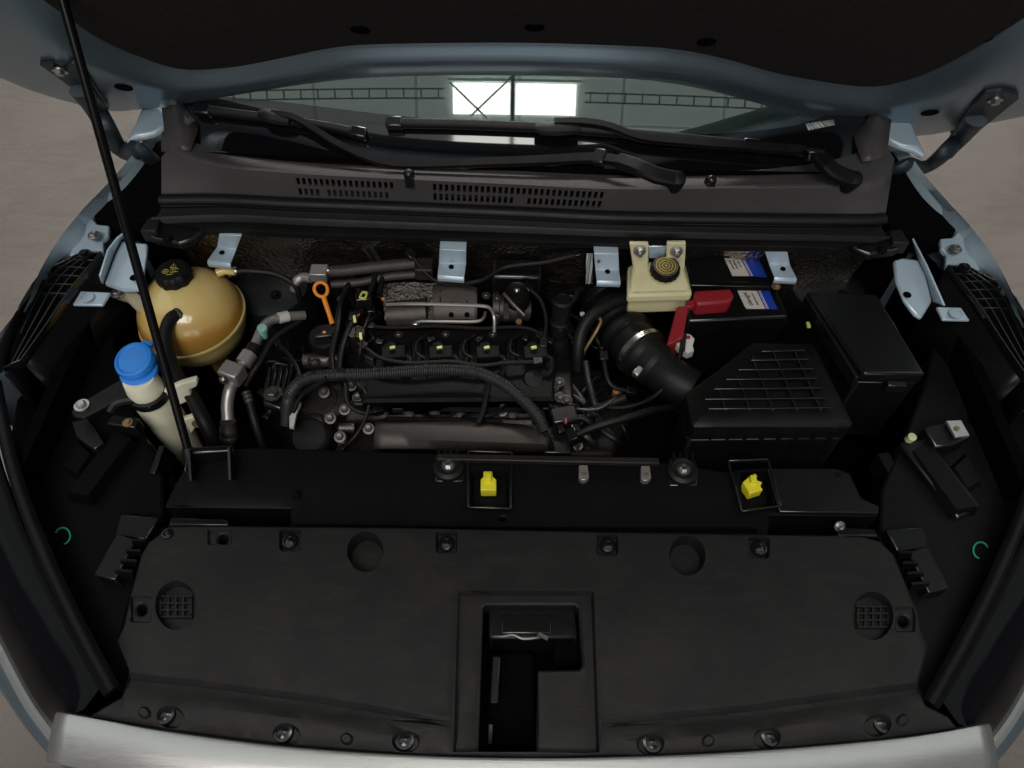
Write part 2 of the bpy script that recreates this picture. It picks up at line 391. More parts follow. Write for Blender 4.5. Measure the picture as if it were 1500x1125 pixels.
def text(body, M, parent, mw, size, name='lettering'):
    c = bpy.data.curves.new(name, 'FONT'); c.body = body; c.size = size; c.align_x = 'CENTER'; c.align_y = 'CENTER'; c.extrude = .0002
    tmp = bpy.data.objects.new(name, c); COL.objects.link(tmp); dg = bpy.context.evaluated_depsgraph_get(); dg.update()
    me = bpy.data.meshes.new_from_object(tmp.evaluated_get(dg)); bpy.data.objects.remove(tmp)
    me.materials.clear(); me.materials.append(M); o = bpy.data.objects.new(name, me); COL.objects.link(o); o.parent = parent
    mw = mw.copy(); WL[o] = mw.translation.copy(); mw.translation -= WL[parent]; o.matrix_local = mw
    return o
def frame(o, xdir, n):
    n = V(n).normalized(); x = V(xdir); x = (x-n*x.dot(n)).normalized(); y = n.cross(x); m = Matrix.Identity(4)
    for i in range(3): m[i][0] = x[i]; m[i][1] = y[i]; m[i][2] = n[i]; m[i][3] = o[i]
    return m

# ================================================================== the setting
fl = MB().add([(-15, -15, 0), (15, -15, 0), (15, 15, 0), (-15, 15, 0)], [(0, 1, 2, 3)]).build('floor', CONC); fl['kind'] = 'structure'
ROOFM = mat('glowing_roof_sheet', (.86, .96, .92), .6, emit=.8)  # glow added to the roof sheet as the main soft overhead light
PANE = mat('daylit_skylight_glass', (1, .985, .92), .3, emit=13)
PANE2 = mat('added_glow_pane', (1, .97, .92), .3, emit=42)  # strong glow for the added rear panes
ROOFST = mat('grey_painted_steel', (.35, .37, .35), .5)
RZ = 6.0
roof = MB().box((0, 4.0, RZ+.03), 16, 10.0, .06).build('hall_roof', ROOFM); roof['kind'] = 'structure'
for x0, x1, y0, y1 in ((-.58, -.085, .89, 1.125), (-.035, .49, .89, 1.125), (-.58, -.085, .60, .735), (-.035, .49, .60, .725), (.56, 1.08, .60, .672)):
    MB().box(((x0+x1)/2, (y0+y1)/2, RZ-.012), x1-x0, y1-y0, .02).build('skylight_pane', PANE, roof)
for k in range(3):  # unseen rear pane row, added to light the cowl from behind
    xk = -.86+k*.86; MB().box((xk, 5.6, RZ-.012), .74, 2.0, .02).build('skylight_pane', PANE2, roof)
    for dx in (-.4, .4): MB().bar((xk+dx, 4.5, RZ-.03), (xk+dx, 6.7, RZ-.03), .035, .05).build('skylight_bar', ROOFST, roof)
SEAM = mat('roof_sheet_seam', (.80, .90, .86), .6, emit=.45)  # seams given a dimmer glow than the sheet
for k in range(9): MB().box((-3.6+k*.9, 1.2, RZ-.004), .03, 2.4, .01).build('roof_seam', SEAM, roof)
for yy in (.50, .82, 1.19, 1.5): MB().box((0, yy, RZ-.006), 8, .02, .01).build('roof_seam', SEAM, roof)
for x in (-.06,): MB().bar((x, .56, RZ-.03), (x, 1.19, RZ-.03), .03, .05).build('skylight_bar', ROOFST, roof)
MB().bar((-.62, 1.15, RZ-.03), (.53, 1.15, RZ-.03), .02, .04).build('skylight_bar', SEAM, roof)
MB().bar((-.60, 1.13, RZ-.06), (-.28, .86, RZ-.06), .014, .014).build('brace', ROOFST, roof); MB().bar((-.06, 1.18, RZ-.07), (-.42, .88, RZ-.07), .014, .014).build('brace', ROOFST, roof)
for s in (-1, 1):
    g = MB(); xa = .56 if s > 0 else -.65; yy = 1.045 if s < 0 else 1.03
    g.bar((xa, yy-.035, RZ-.06), (xa+s*5, yy-.035, RZ-.06), .012, .03); g.bar((xa, yy+.035, RZ-.06), (xa+s*5, yy+.035, RZ-.06), .012, .03)
    for i in range(30): g.bar((xa+s*(i*.15+.05), yy-.035, RZ-.06), (xa+s*(i*.15+.05), yy+.035, RZ-.06), .010, .02)
    g.build('lattice_girder', ROOFST, roof)

# ================================================================== car body
car = thing('car_body', 'pale blue car body shell around the open engine bay', 'car', (0, .4, 0))
tub = MB()
tub.box((0, .52, .44), 1.66, .92, .02)
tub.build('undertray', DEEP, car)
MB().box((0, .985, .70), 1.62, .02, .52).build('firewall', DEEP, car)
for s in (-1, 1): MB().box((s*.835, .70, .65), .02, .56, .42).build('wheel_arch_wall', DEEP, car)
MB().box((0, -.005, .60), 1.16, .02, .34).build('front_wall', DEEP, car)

FEN_OUT = [(243, 158, 1.03), (215, 198, 1.02), (185, 238, 1.01), (150, 277, 1.0), (120, 308, .99), (85, 352, .975), (58, 398, .96), (44, 430, .95), (14, 470, .935), (-40, 540, .91)]
FEN_IN = [(252, 165, 1.022), (223, 204, 1.008), (192, 245, .995), (157, 283, .98), (130, 305, .965), (120, 345, .95), (98, 372, .94), (70, 398, .93), (40, 452, .92), (0, 520, .90)]
fo = curve(PZ(FEN_OUT), 40); fi = curve(PZ(FEN_IN), 40)
for s in (0, 1):
    A = mir(fo) if s else fo; B = mir(fi) if s else fi; sg = 1 if s else -1
    rows = [[p+V((0, 0, -.05)) for p in B], B, [b.lerp(a, .35)+V((0, 0, -.006)) for a, b in zip(A, B)], [b.lerp(a, .8)+V((0, 0, .002)) for a, b in zip(A, B)], A,
            [p+V((sg*.006, 0, -.010)) for p in A], [p+V((sg*.014, 0, -.05)) for p in A], [p+V((sg*.03, 0, -.18)) for p in A], [p+V((sg*.02, 0, -.50)) for p in A]]
    MB().loft(rows).build('fender', BLUE, car, smooth=60)
    # inner flange of the fender with its bolt
    q = PZ([(100, 374, .94), (112, 352, .945), (124, 322, .955), (134, 318, .955), (142, 328, .95), (160, 330, .948), (158, 344, .944), (150, 352, .94), (151, 372, .935)])
    q = mir(q) if s else q
    f = MB().prism(q, (0, 0, -.012)).build('fender_flange', BLUEM, car, bev=.003)
    c = P(138, 345, z=.955); c = V((-c.x, c.y, c.z)) if s else c
    bolt(f, c, r=.008)
    # black foam block closing the corner between fender and cowl
    q = PZ([(236, 202, 1.0), (210, 224, .985), (180, 256, .975), (142, 292, .965), (132, 306, .96), (138, 320, .955), (172, 330, .95), (205, 322, .95), (232, 322, .95), (240, 290, .96)])
    q = mir(q) if s else q
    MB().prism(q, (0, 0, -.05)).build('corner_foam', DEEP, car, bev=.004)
    # pillar tip of the fender by the windscreen
    tip = PZ([(183, 209, 1.035), (198, 178, 1.045), (206, 158, 1.052), (236, 156, 1.056), (243, 168, 1.054), (241, 186, 1.048), (222, 194, 1.046), (200, 200, 1.042)])
    tip = mir(tip) if s else tip
    MB().prism(tip, (0, 0, -.016)).build('fender_tip', BLUE, car, bev=.006, seg=3)
# inner aprons (raw pale blue panels behind the lamps) and tabs
def apron(pts_floor, wall, hole, tab, mark, sgn):
    q = PZ(pts_floor)
    a = MB().prism(q, (0, 0, -.01)).build('inner_apron', BLUEM, car, bev=.004)
    MB().lathe([(.0075, 0), (.0075, .0012)], P(*hole), (0, 0, 1), 18).build('hole', DEEP, a)
    MB().loft([PZ(wall[0]), PZ(wall[1])]).build('apron_wall', BLUEM, car, solid=.004, bev=.001)
    t = MB().prism(PZ(tab), (0, 0, -.006)).build('mounting_tab', BLUEM, car, bev=.002)
    MB().lathe([(.0125, 0), (.0125, .001), (.0105, .0012), (.0105, .0004)], P(*mark), (0, 0, 1), 24).build('weld_ring', BLUEM, t)
apron([(152, 415, .90), (168, 372, .92), (178, 352, .93), (216, 356, .93), (214, 372, .925), (206, 424, .90), (180, 425, .897)],
      [[(150, 416, .90), (166, 372, .92), (176, 352, .93), (184, 344, .94)], [(146, 404, .925), (158, 366, .945), (172, 348, .95), (186, 338, .955)]], (196, 407, .91), [(118, 426, .915), (162, 428, .915), (150, 447, .91), (106, 446, .912)], (128, 435.5, .9155), -1)
apron([(1309, 381, .92), (1322, 377, .925), (1346, 380, .925), (1357, 402, .915), (1366, 440, .90), (1350, 466, .885), (1340, 460, .888), (1325, 440, .90), (1313, 412, .91)],
      [[(1346, 380, .925), (1357, 402, .915), (1368, 442, .90)], [(1337, 349, .955), (1358, 390, .94), (1384, 448, .915)]], (1329, 432, .905), [(1372, 449, .915), (1408, 450, .915), (1421, 469, .91), (1381, 468, .91)], (1400, 459.5, .9155), 1)
# bumper under the lamps and under the trim strip
bi = PZ([(-60, 850, .74), (-20, 930, .73), (5, 972, .72), (40, 1034, .715), (82, 1092, .71), (150, 1122, .72), (300, 1150, .74), (500, 1165, .75), (771, 1172, .755)])
bo = PZ([(-75, 890, .66), (-35, 966, .66), (0, 1012, .66), (40, 1070, .66), (92, 1124, .66), (150, 1165, .67), (300, 1195, .70), (500, 1215, .71), (771, 1225, .715)])
bi = curve(bi, 40); bo = curve(bo, 40)
full = lambda c: c + mir(c)[::-1][1:]
MB().loft([full([p+V((0, .03, .0)) for p in bi]), full(bi), full([a.lerp(b, .5)+V((0, -.006, .012)) for a, b in zip(bi, bo)]), full(bo), full([p+V((0, 0, -.3)) for p in bo])]).build('bumper', HOODP, car, smooth=60)

# ------------------------------------------------------------------ headlights
def headlight(s, label):
    t = thing('headlight', label, 'headlight', (s*.72, .3, .7), 'headlights beside the engine bay')
    mm = (lambda q: mir(q)) if s > 0 else (lambda q: q)
    inn = curve(mm(PZ([(-55, 560, .88), (-12, 640, .86), (22, 730, .845), (60, 820, .835), (108, 915, .83), (150, 990, .825), (122, 1040, .82)])), 40)
    out = curve(mm(PZ([(-120, 640, .80), (-85, 740, .78), (-50, 830, .765), (-22, 905, .75), (8, 965, .735), (44, 1032, .73), (84, 1086, .73)])), 40)
    rows = []
    for k in range(9):
        f = k/8; rows.append([a.lerp(b, f)+V((0, 0, .028*math.sin(math.pi*f))) for a, b in zip(inn, out)])
    MB().loft(rows).build('lens', LENS, t, smooth=60)
    MB().tube([p+V((0, 0, .002)) for p in out], .008, 8).build('chrome_edge', SILVER, t)
    MB().loft([[p+V((0, 0, -.004)) for p in out], [p+V((-s*.01, 0, -.32)) for p in out]]).build('side_panel', HOODP, t, solid=.004)
    seam = curve(mm(PZ([(-8, 560, .885), (8, 640, .875), (30, 720, .86), (66, 812, .85), (112, 910, .84), (166, 1012, .835)])), 40)
    MB().tube(seam, .011, 10, flat=.6).build('seal', MATS['glossy_black_plastic'], t)
    seam2 = curve(mm(PZ([(-28, 560, .885), (-10, 650, .872), (14, 730, .858), (52, 820, .846), (100, 915, .838), (158, 1018, .83)])), 40)
    MB().tube(seam2, .006, 8).build('seal_lip', GLOSSB, t)
    # back panel of the lamp housing
    z = .80
    o = xy([(118, 462), (62, 540), (24, 585), (14, 640), (36, 725), (72, 815), (118, 912), (172, 1012), (192, 985), (176, 935), (200, 850), (240, 772), (238, 700), (206, 625), (176, 545), (160, 470)], z)
    hole = [V(p) for p in xy([(95+17*math.cos(a*.35), 592+11*math.sin(a*.35)) for a in range(18)], z)]
    slabs = [(xy([(100, 733), (138, 741), (206, 650), (178, 632)], z), .022), (xy([(44, 668), (62, 676), (84, 650), (74, 640)], z), -.012), (xy([(92, 690), (118, 706), (142, 668), (118, 645)], z), .012)]
    sgn = s
    tf = (lambda x, y, h: V((-x, y, z+h))) if s > 0 else (lambda x, y, h: V((x, y, z+h)))
    MB.build(plate(o, [hole], slabs, thick=.14, edge=.004, wall=.006, tf=tf), 'lamp_back_panel', LAMPG if s > 0 else LAMPB, t, smooth=35)
    # ribbed carrier on top of the lamp
    ea = mm(PZ([(147, 368, .945), (104, 421, .935), (69, 472, .925), (30, 526, .915)])); eb = mm(PZ([(112, 372, .945), (60, 402, .935), (30, 462, .925), (2, 538, .91)]))
    a = curve(ea, 13); b = curve(eb, 13)
    MB().loft([[p+V((0, 0, -.016)) for p in a], [p.lerp(q, .5)+V((0, 0, -.016)) for p, q in zip(a, b)], [p+V((0, 0, -.016)) for p in b]]).build('lamp_carrier', GLOSSB, t, solid=.01)
    for f in (0, .25, .5, .75, 1):
        line = [p.lerp(q, f) for p, q in zip(a, b)]
        if f == .75: line = line[:10]
        MB().loft([line, [p+V((0, 0, -.022)) for p in line]]).build('rib', RIBM, t, solid=.0028, bev=.0009)
    for k in (0, 1, 2, 3, 4, 5, 12):
        MB().loft([[a[k], b[k]], [a[k]+V((0, 0, -.02)), b[k]+V((0, 0, -.02))]]).build('rib', RIBM, t, solid=.0028, bev=.0009)
    e = curve(mm(PZ([(58, 404, .945), (36, 450, .935), (16, 500, .925), (4, 545, .915)])), 16); e2 = curve(mm(PZ([(44, 434, .945), (16, 474, .935), (-10, 520, .925), (-20, 560, .915)])), 16)
    MB().loft([e, [p.lerp(q, .5)+V((0, 0, .006)) for p, q in zip(e, e2)], e2]).build('rubber_flap', RUB, t, solid=.004)
    MB().loft([[p+V((0, 0, -.01)) for p in e], [p+V((0, 0, -.16)) for p in e]]).build('carrier_side', GLOSSB, t, solid=.004)
    # inner skirt falling into the bay
    MB().loft([[p+V((0, 0, -.018)) for p in a], [p+V((-s*.02, -.01, -.20)) for p in a]]).build('inner_skirt', GLOSSB, t, solid=.004)
    c = P(55, 660, z=.806); c = V((-c.x, c.y, c.z)) if s > 0 else c
    bolt(t, c, r=.0085)
    c = P(124, 372, z=.95); c = V((-c.x, c.y, c.z)) if s > 0 else c
    bolt(t, c, r=.008, M=GLOSSB)
    # chalk mark left on the panel in green marker
    arc = [P(92+11*math.cos(an), 785+12*math.sin(an), z=.803) for an in [R(200+k*20) for k in range(13)]]
    arc = mir(arc) if s > 0 else arc
    MB().tube(arc, .0016, 6).build('marker_ring', GREENM, t)
    # comb bracket by the radiator cover
    q = mm(PZ([(170, 782, .835), (200, 790, .835), (168, 850, .83), (137, 842, .83)]))
    MB().prism(q, (0, 0, -.05)).build('comb_bracket', PLASD, t, bev=.002)
    for k in range(4):
        p0 = P(194-8*k, 797+14*k, z=.832); p1 = P(214-6*k, 797+15*k, z=.826)
        if s > 0: p0.x *= -1; p1.x *= -1
        MB().bar(p0, p1, .004, .03).build('comb_tooth', PLASD, t)
    q = mm(PZ([(176, 752, .825), (232, 758, .825), (214, 792, .82), (168, 784, .82)]))
    MB().prism(q, (0, 0, -.06)).build('bracket_block', GLOSSB, t, bev=.003)
    return t
LENS = mat('glossy_black_lens', (.004, .004, .005), .14, rvar=.04, spec=.10)
RIBM = mat('polished_black_rib', (.006, .006, .006), .16, rvar=.05, spec=.6)
LAMPB = mat('shaded_panel_plastic', (.004, .004, .0042), .45, spec=.03)  # shaded copy of the lamp panel black, darkness put into the material
LAMPG = mat('lit_panel_plastic', (.006, .0057, .006), .5, spec=.10, dust=.03)  # lit copy of the same panel black, lighter for the brighter side
headlight(-1, 'glossy black headlight unit with ribbed carrier beside the coolant tank')
headlight(1, 'glossy black headlight unit with ribbed carrier beside the fuse box')

# ------------------------------------------------------------------ hood
HO = V((0, 1.0, 1.217)); HT = V((0, -math.cos(R(52)), math.sin(R(52)))); HN = V((0, -math.sin(R(52)), -math.cos(R(52))))   # HN faces down to the bay
HPL = (HO, HN)
hood = thing('hood', 'pale blue hood propped open with black felt pad on its underside', 'hood', (0, 1.0, 1.1))
redge = [(-160, 40), (-60, 85), (0, 114), (50, 134), (110, 152), (163, 163), (200, 161), (240, 157), (330, 141), (450, 122), (560, 112), (750, 109), (900, 113), (1000, 124), (1100, 148), (1200, 178), (1290, 196), (1345, 199), (1372, 196), (1430, 184), (1500, 170), (1570, 150), (1680, 100)]
iedge = [(-60, -160), (0, -95), (50, -30), (85, 8), (110, 32), (150, 58), (200, 80), (265, 100), (340, 97), (420, 82), (490, 68), (560, 63), (750, 61), (900, 65), (985, 70), (1060, 84), (1150, 108), (1265, 125), (1330, 116), (1400, 86), (1470, 42), (1530, -10), (1600, -80)]
NH = 90
ra = curve([P(a, b, pl=HPL) for a, b in redge], NH); ia = curve([P(a, b, pl=(HO-HN*.020, HN))+HN*.020 for a, b in iedge], NH)
def hrow(f, off): return [a.lerp(b, f)+HN*off for a, b in zip(ra, ia)]
rows = [hrow(-.010, -.018), hrow(-.010, -.006), hrow(0, 0), hrow(.06, .003), hrow(.35, .005), hrow(.60, .005), hrow(.68, .004), hrow(.74, .001), hrow(.82, -.006), hrow(.90, -.013), hrow(.96, -.018), hrow(1.0, -.020), hrow(1.03, -.026)]
hf = MB().loft(rows); hfo = hf.build('inner_frame', HOODP, hood, smooth=70)
# felt pad carrying on up the underside
up = 1.02
pad = []
for k in range(13):
    f = k/12
    pad.append([p + HN*(-.019+.004*math.sin(f*9)) + HT*((up-(p-HO).dot(HT))*f if k else -.004) for p in ia])
po = MB().loft(pad).build('felt_pad', FELT, hood, smooth=60)
for a, b in ((528, 44), (783, 40), (1035, 62), (1438, 58), (120, 14)):
    c = P(a, b, pl=(HO-HN*.0165, HN)); MB().lathe([(.0155, 0), (.014, -.0008), (.009, -.0012), (.004, -.0006)], c, HN, 20).build('pad_dimple', DEEP, po)
# outer skin
sk = [hrow(-.010, -.018)] + [[p - HN*.026 + HT*((up-(p-HO).dot(HT))*f) for p in ra] for f in (.0, .3, .65, 1)]
MB().loft(sk).build('outer_skin', BLUE, hood, smooth=60)
# side rails closing the frame above
for c in ((181, 128), (1362, 165)):
    MB().lathe([(.0155, 0), (.0155, .0015)], P(*c, pl=(HO+HN*.0055, HN)), HN, 24).build('drain_hole', DEEP, hfo)
def hinge(s):
    hp = (HO+HN*.013, HN)
    if s < 0:
        pl = [(58, 96), (78, 94), (80, 104), (92, 108), (104, 94), (118, 96), (160, 160), (150, 172), (128, 146)]
        arm = [(118, 132, None), (140, 160, None), (156, 188, .0), (170, 212, .0), (186, 223, .0), (203, 220, 0)]
        bl = [(88, 104), (132, 150)]
    else:
        pl = [(1442, 137), (1466, 133), (1488, 138), (1492, 146), (1408, 214), (1396, 208), (1404, 186), (1422, 158)]
        arm = [(1430, 176, None), (1404, 204, None), (1384, 224, 0), (1362, 242, 0), (1342, 247, 0), (1324, 243, 0)]
        bl = [(1458, 147), (1402, 192)]
    h = MB().prism([P(a, b, pl=hp) for a, b in pl], -HN*.008).build('hinge_plate', BLUEDK, hood, bev=.002)
    q = []
    for i, (a, b, c) in enumerate(arm):
        q.append(P(a, b, pl=(HO+HN*(.022 if i < 2 else .03+.012*i), HN)))
    q.append(q[-1]+V((s*-.004, .035, -.06)))
    MB().tube(cr(q, 8), .0195, 12, flat=.6).build('hinge_arm', BLUEDK, hood)
    for a, b in bl: bolt(h, P(a, b, pl=(HO+HN*.015, HN)), HN, .0085)
BLUEDK = mat('hinge_paint', (.03, .042, .052), .5, metal=.5)
hinge(-1); hinge(1)

# prop rod
rod = thing('prop_rod', 'thin black steel rod holding the hood up beside the coolant tank', 'prop rod', P(283, 690, z=.80))
rt = P(84, -28, pl=(HO-HN*.03, HN)); rb_ = P(284, 690, z=.80)
MB().tube([rb_.lerp(rt, k/10) for k in range(11)], .0072, 14).build('shaft', GLOSSB, rod)
MB().tube([rb_.lerp(rt, f) for f in (0, .02, .05, .06)], [.011, .012, .012, .008], 14).build('rubber_grip', RUB, rod)

# ------------------------------------------------------------------ windscreen
GO = V((0, .985, 1.025)); GU = V((0, math.cos(R(29)), math.sin(R(29)))); GN = V((0, -math.sin(R(29)), math.cos(R(29))))
def G(x, t, off=0): return GO + V((x, 0, 0)) + GU*(t + .10*x*x) + GN*(off - .02*x*x)
def PG(a, b, off=0):
    p = P(a, b, pl=(GO+GN*off, GN))
    for _ in range(3): p = P(a, b, pl=(GO+GN*(off-.02*p.x*p.x), GN))
    return p
ws = thing('windshield', 'tinted windshield glass reflecting bright skylight panes above the cowl', 'windshield', (0, 1.0, 1.0))
def glasshook(nt, b, tc):
    N, L = nt.nodes, nt.links
    b.inputs['Transmission Weight'].default_value = 0
GLASS = bpy.data.materials.new('tinted_glass'); GLASS.use_nodes = True
_n = GLASS.node_tree.nodes; _l = GLASS.node_tree.links; _n.remove(_n['Principled BSDF'])
_tr = _n.new('ShaderNodeBsdfTransparent'); _tr.inputs[0].default_value = (.62, .72, .68, 1)
_gl = _n.new('ShaderNodeBsdfGlossy'); _gl.inputs['Roughness'].default_value = .01; _gl.inputs[0].default_value = (.92, 1, .97, 1)
_fr = _n.new('ShaderNodeFresnel'); _fr.inputs[0].default_value = 1.9
_ms = _n.new('ShaderNodeMixShader'); _l.new(_fr.outputs[0], _ms.inputs[0]); _l.new(_tr.outputs[0], _ms.inputs[1]); _l.new(_gl.outputs[0], _ms.inputs[2])
_l.new(_ms.outputs[0], _n['Material Output'].inputs[0])
FRIT = mat('ceramic_frit', (.004, .004, .0045), .04, rvar=.01, spec=.6)
gx = [-.672+.042*i for i in range(33)]
MB().loft([[G(x, t, .003) for x in gx] for t in (-.018, .04, .1, .2, .4, .6, .8)]).build('glass', GLASS, ws, smooth=80)
fb = [(268, 136), (300, 139), (420, 150), (560, 167), (700, 180), (771, 184), (900, 192), (1000, 197), (1100, 192), (1180, 180), (1245, 153), (1278, 142)]
fc = [PG(a, b, .0045) for a, b in fb]; fcc = curve(fc, 33)
MB().loft([fcc] + [[p.lerp(V((p.x, G(p.x, -.016, .0045).y, G(p.x, -.016, .0045).z)), f) for p in fcc] for f in (.33, .66, 1)]).build('black_frit_band', FRIT, ws, smooth=80)
DASH = mat('grey_green_dashboard', (.055, .062, .058), .7)
MB().loft([[G(x, t, -.06-.10*t) for x in gx] for t in (-.05, .2, .5, .8)]).build('dashboard_top', DASH, ws)
q = [PG(1180, 181, .006), PG(1221, 175, .006), PG(1223, 183, .006), PG(1184, 191, .006)]
MB().add(q, [(0, 1, 2, 3)]).build('barcode_plate', BARS, ws, solid=.0006)

# ------------------------------------------------------------------ cowl
cowl = thing('windshield_cowl', 'dark grey plastic cowl panel with slotted air grilles under the windshield', 'cowl', (0, .92, .98))
L1 = [(262, 150, 1.075), (275, 168, 1.062), (298, 190, 1.047), (340, 210, 1.038), (430, 230, 1.032), (560, 241, 1.03), (750, 250, 1.03), (900, 252, 1.03), (1060, 246, 1.03), (1150, 236, 1.034), (1222, 214, 1.044), (1256, 196, 1.055), (1284, 176, 1.07)]
L2 = [(236, 196, 1.062), (248, 212, 1.058), (270, 226, 1.054), (330, 241, 1.05), (430, 250, 1.05), (560, 257, 1.05), (750, 266, 1.05), (900, 273, 1.05), (1060, 272, 1.05), (1200, 271, 1.05), (1272, 266, 1.05), (1300, 252, 1.054), (1310, 232, 1.062)]
L3 = [(236, 284, .985), (246, 284, .985), (270, 284, .985), (330, 285, .985), (430, 290, .985), (560, 295, .985), (750, 303, .985), (900, 310, .985), (1060, 312, .985), (1200, 314, .985), (1270, 315, .985), (1290, 314, .985), (1298, 312, .985)]
NC = 70
c1, c2, c3 = curve_x(PZ(L1), NC), curve_x(PZ(L2), NC), curve_x(PZ(L3), NC)
top = [[a+V((0, .02, .004)) for a in c1], c1, [a.lerp(b, .25)+V((0, 0, -.004)) for a, b in zip(c1, c2)], [a.lerp(b, .8)+V((0, 0, -.003)) for a, b in zip(c1, c2)], c2, [p+V((0, -.004, -.003)) for p in c2]]
MB().loft(top).build('cowl_top', COWLP, cowl, smooth=60)
# front wall with real slots: built flat along its length, then bent onto the curve between lip and foot
def at_wall(u, v, h):     # u in picture px along, v 0 foot .. 1 lip, h out of the wall
    f = (u-236)/(1310-236)*(NC-1); i = max(0, min(NC-2, int(f))); k = f-i
    a = c3[i].lerp(c3[i+1], k); b = c2[i].lerp(c2[i+1], k)+V((0, -.004, -.003))
    return a.lerp(b, v)+V((0, -h, 0))
# arclength fraction for a picture column
def colfrac(px):
    best = min(range(NC-1), key=lambda i: abs(proj(c2[i])[0]-px)); return best
def proj(p):
    q = p-CAM; dz = q.dot(_d); return (750+F_PX*q.dot(CR)/dz, 562.5-F_PX*q.dot(CU)/dz)
cols = [proj(c2[i])[0] for i in range(NC)]
def u_of(px):
    for i in range(NC-1):
        if cols[i] <= px <= cols[i+1]: return 236+(i+(px-cols[i])/(cols[i+1]-cols[i]))/(NC-1)*(1310-236)
    return 236 if px < cols[0] else 1310
holes = []
def slots(x0, x1, n, rows, skip=()):
    for j, (v0, v1) in enumerate(rows):
        for i in range(n):
            if (i, j) in skip: continue
            a = x0+(x1-x0)*i/n; b = a+(x1-x0)/n*.56
            holes.append([V((u_of(a)/1000, v0*.06)), V((u_of(b)/1000, v0*.06)), V((u_of(b)/1000, v1*.06)), V((u_of(a)/1000, v1*.06))])
slots(432, 579, 17, ((.54, .84), (.12, .42)), ((4, 1), (16, 1)))
slots(634, 890, 29, ((.54, .86), (.12, .46)), ((14, 1), (15, 1)))
ow = [V((.2365, 0)), V((1.3095, 0)), V((1.3095, .06)), V((.2365, .06))]
wl = plate(ow, holes, thick=.004, edge=0, grid=.0199, tf=lambda x, y, h: at_wall(x*1000, y/.06, h))
wl.build('grille_wall', COWLP, cowl, smooth=50)
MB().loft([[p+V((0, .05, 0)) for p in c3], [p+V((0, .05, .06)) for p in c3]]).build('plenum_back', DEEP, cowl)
for a, b in ((599, 262), (1041, 271)):
    z = P(a, b, z=1.05); n = MB(); n.box(z+V((0, .008, -.006)), .016, .024, .026); n.lathe([(.010, -.004), (.010, .006), (.006, .012), (.002, .013)], z+V((0, .006, .004)), (0, -.4, 1), 14)
    n.build('washer_nozzle', PLASD, cowl, bev=.002)
# corner pieces rising along the glass
for s in (0, 1):
    q = [PZ([(268, 152, 1.088), (281, 172, 1.072), (291, 185, 1.064), (279, 222, 1.05)]), PZ([(256, 154, 1.092), (262, 178, 1.078), (268, 196, 1.070), (267, 220, 1.054)]), PZ([(252, 155, 1.088), (256, 180, 1.072), (260, 198, 1.064), (262, 220, 1.050)]), PZ([(238, 159, 1.078), (240, 180, 1.07), (242, 197, 1.064), (250, 216, 1.055)])]
    q = [curve(r, 10) for r in q]
    q = [mir(r) for r in q] if s else q
    MB().loft(q).build('corner_trim', COWLP, cowl, solid=.004, smooth=50)
# weather seal and the black channel below
L4 = [(236, 297, .975), (330, 296, .975), (430, 301, .975), (560, 306, .975), (750, 314, .975), (900, 321, .975), (1060, 324, .975), (1200, 325, .975), (1292, 324, .975)]
L5 = [(222, 318, .968), (330, 314, .968), (430, 319, .968), (560, 324, .968), (750, 331, .968), (900, 337, .968), (1060, 341, .968), (1200, 344, .968), (1304, 346, .968)]
L6 = [(300, 338, .955), (340, 337, .955), (430, 342, .955), (560, 347, .955), (750, 353, .955), (900, 358, .955), (1060, 361, .955), (1160, 362, .955), (1225, 366, .955)]
c4, c5, c6 = curve(PZ(L4), NC), curve(PZ(L5), NC), curve(PZ(L6), NC)
seal = thing('weather_seal', 'rolled black rubber weather seal along the front of the cowl', 'seal', (0, .92, .97))
MB().tube([p.lerp(q, .5)+V((0, -.004, 0)) for p, q in zip(c3, c4)], .0125, 12, flat=.8).build('seal_bulb', RUB, seal)
MB().tube([p+V((0, -.002, -.003)) for p in c4], .006, 8).build('seal_lip', RUB, seal)
ch = thing('cowl_channel', 'long black cross channel under the cowl with a bracket at each end', 'channel', (0, .88, .93))
def shelf(a, da, b, db): return [[p+V(da) for p in a], [p+V(db) for p in b]]
MB().loft([[p+V((0, .02, .004)) for p in c4], [p+V((0, 0, -.008)) for p in c4], [p+V((0, .004, -.012)) for p in c5], c5, [p+V((0, -.003, -.002)) for p in c5], [p.lerp(q, .25)+V((0, 0, -.008)) for p, q in zip(c5, c6)], [p.lerp(q, .85) for p, q in zip(c5, c6)], c6, [p+V((0, 0, -.012)) for p in c6], [p+V((0, .05, -.014)) for p in c6]]).build('channel', PLASD, ch, smooth=45)
for s in (0, 1):
    q = PZ([(217, 318, .965), (236, 320, .965), (228, 338, .962), (204, 338, .962)]); q = mir(q) if s else q
    MB().prism(q, (0, 0, -.03)).build('end_cap', PLAS, ch, bev=.003)
    q = PZ([(230, 322, .955), (318, 318, .957), (282, 350, .95), (262, 356, .95), (226, 350, .95), (206, 340, .95)]); q = mir(q) if s else q
    MB().prism(q, (0, 0, -.018)).build('end_bracket', PLASD, ch, bev=.004)
    c = P(246, 350, z=.951); c.x *= -1 if s else 1
    bolt(ch, c, r=.007, M=BLACKP)
# firewall foil
foil = thing('heat_shield_foil', 'crinkled dark foil heat shield on the firewall below the cowl channel', 'heat shield', (0, .93, .8))
rows = []
for k, (yy, zz) in enumerate(((.90, .945), (.915, .90), (.93, .85), (.945, .78), (.95, .70))):
    rows.append([V((-.70+i*.0175, yy+.006*math.sin(i*.7+k)+.004*random.random(), zz+.004*random.random())) for i in range(81)])
MB().loft(rows).build('foil_sheet', FOIL, foil, smooth=60)

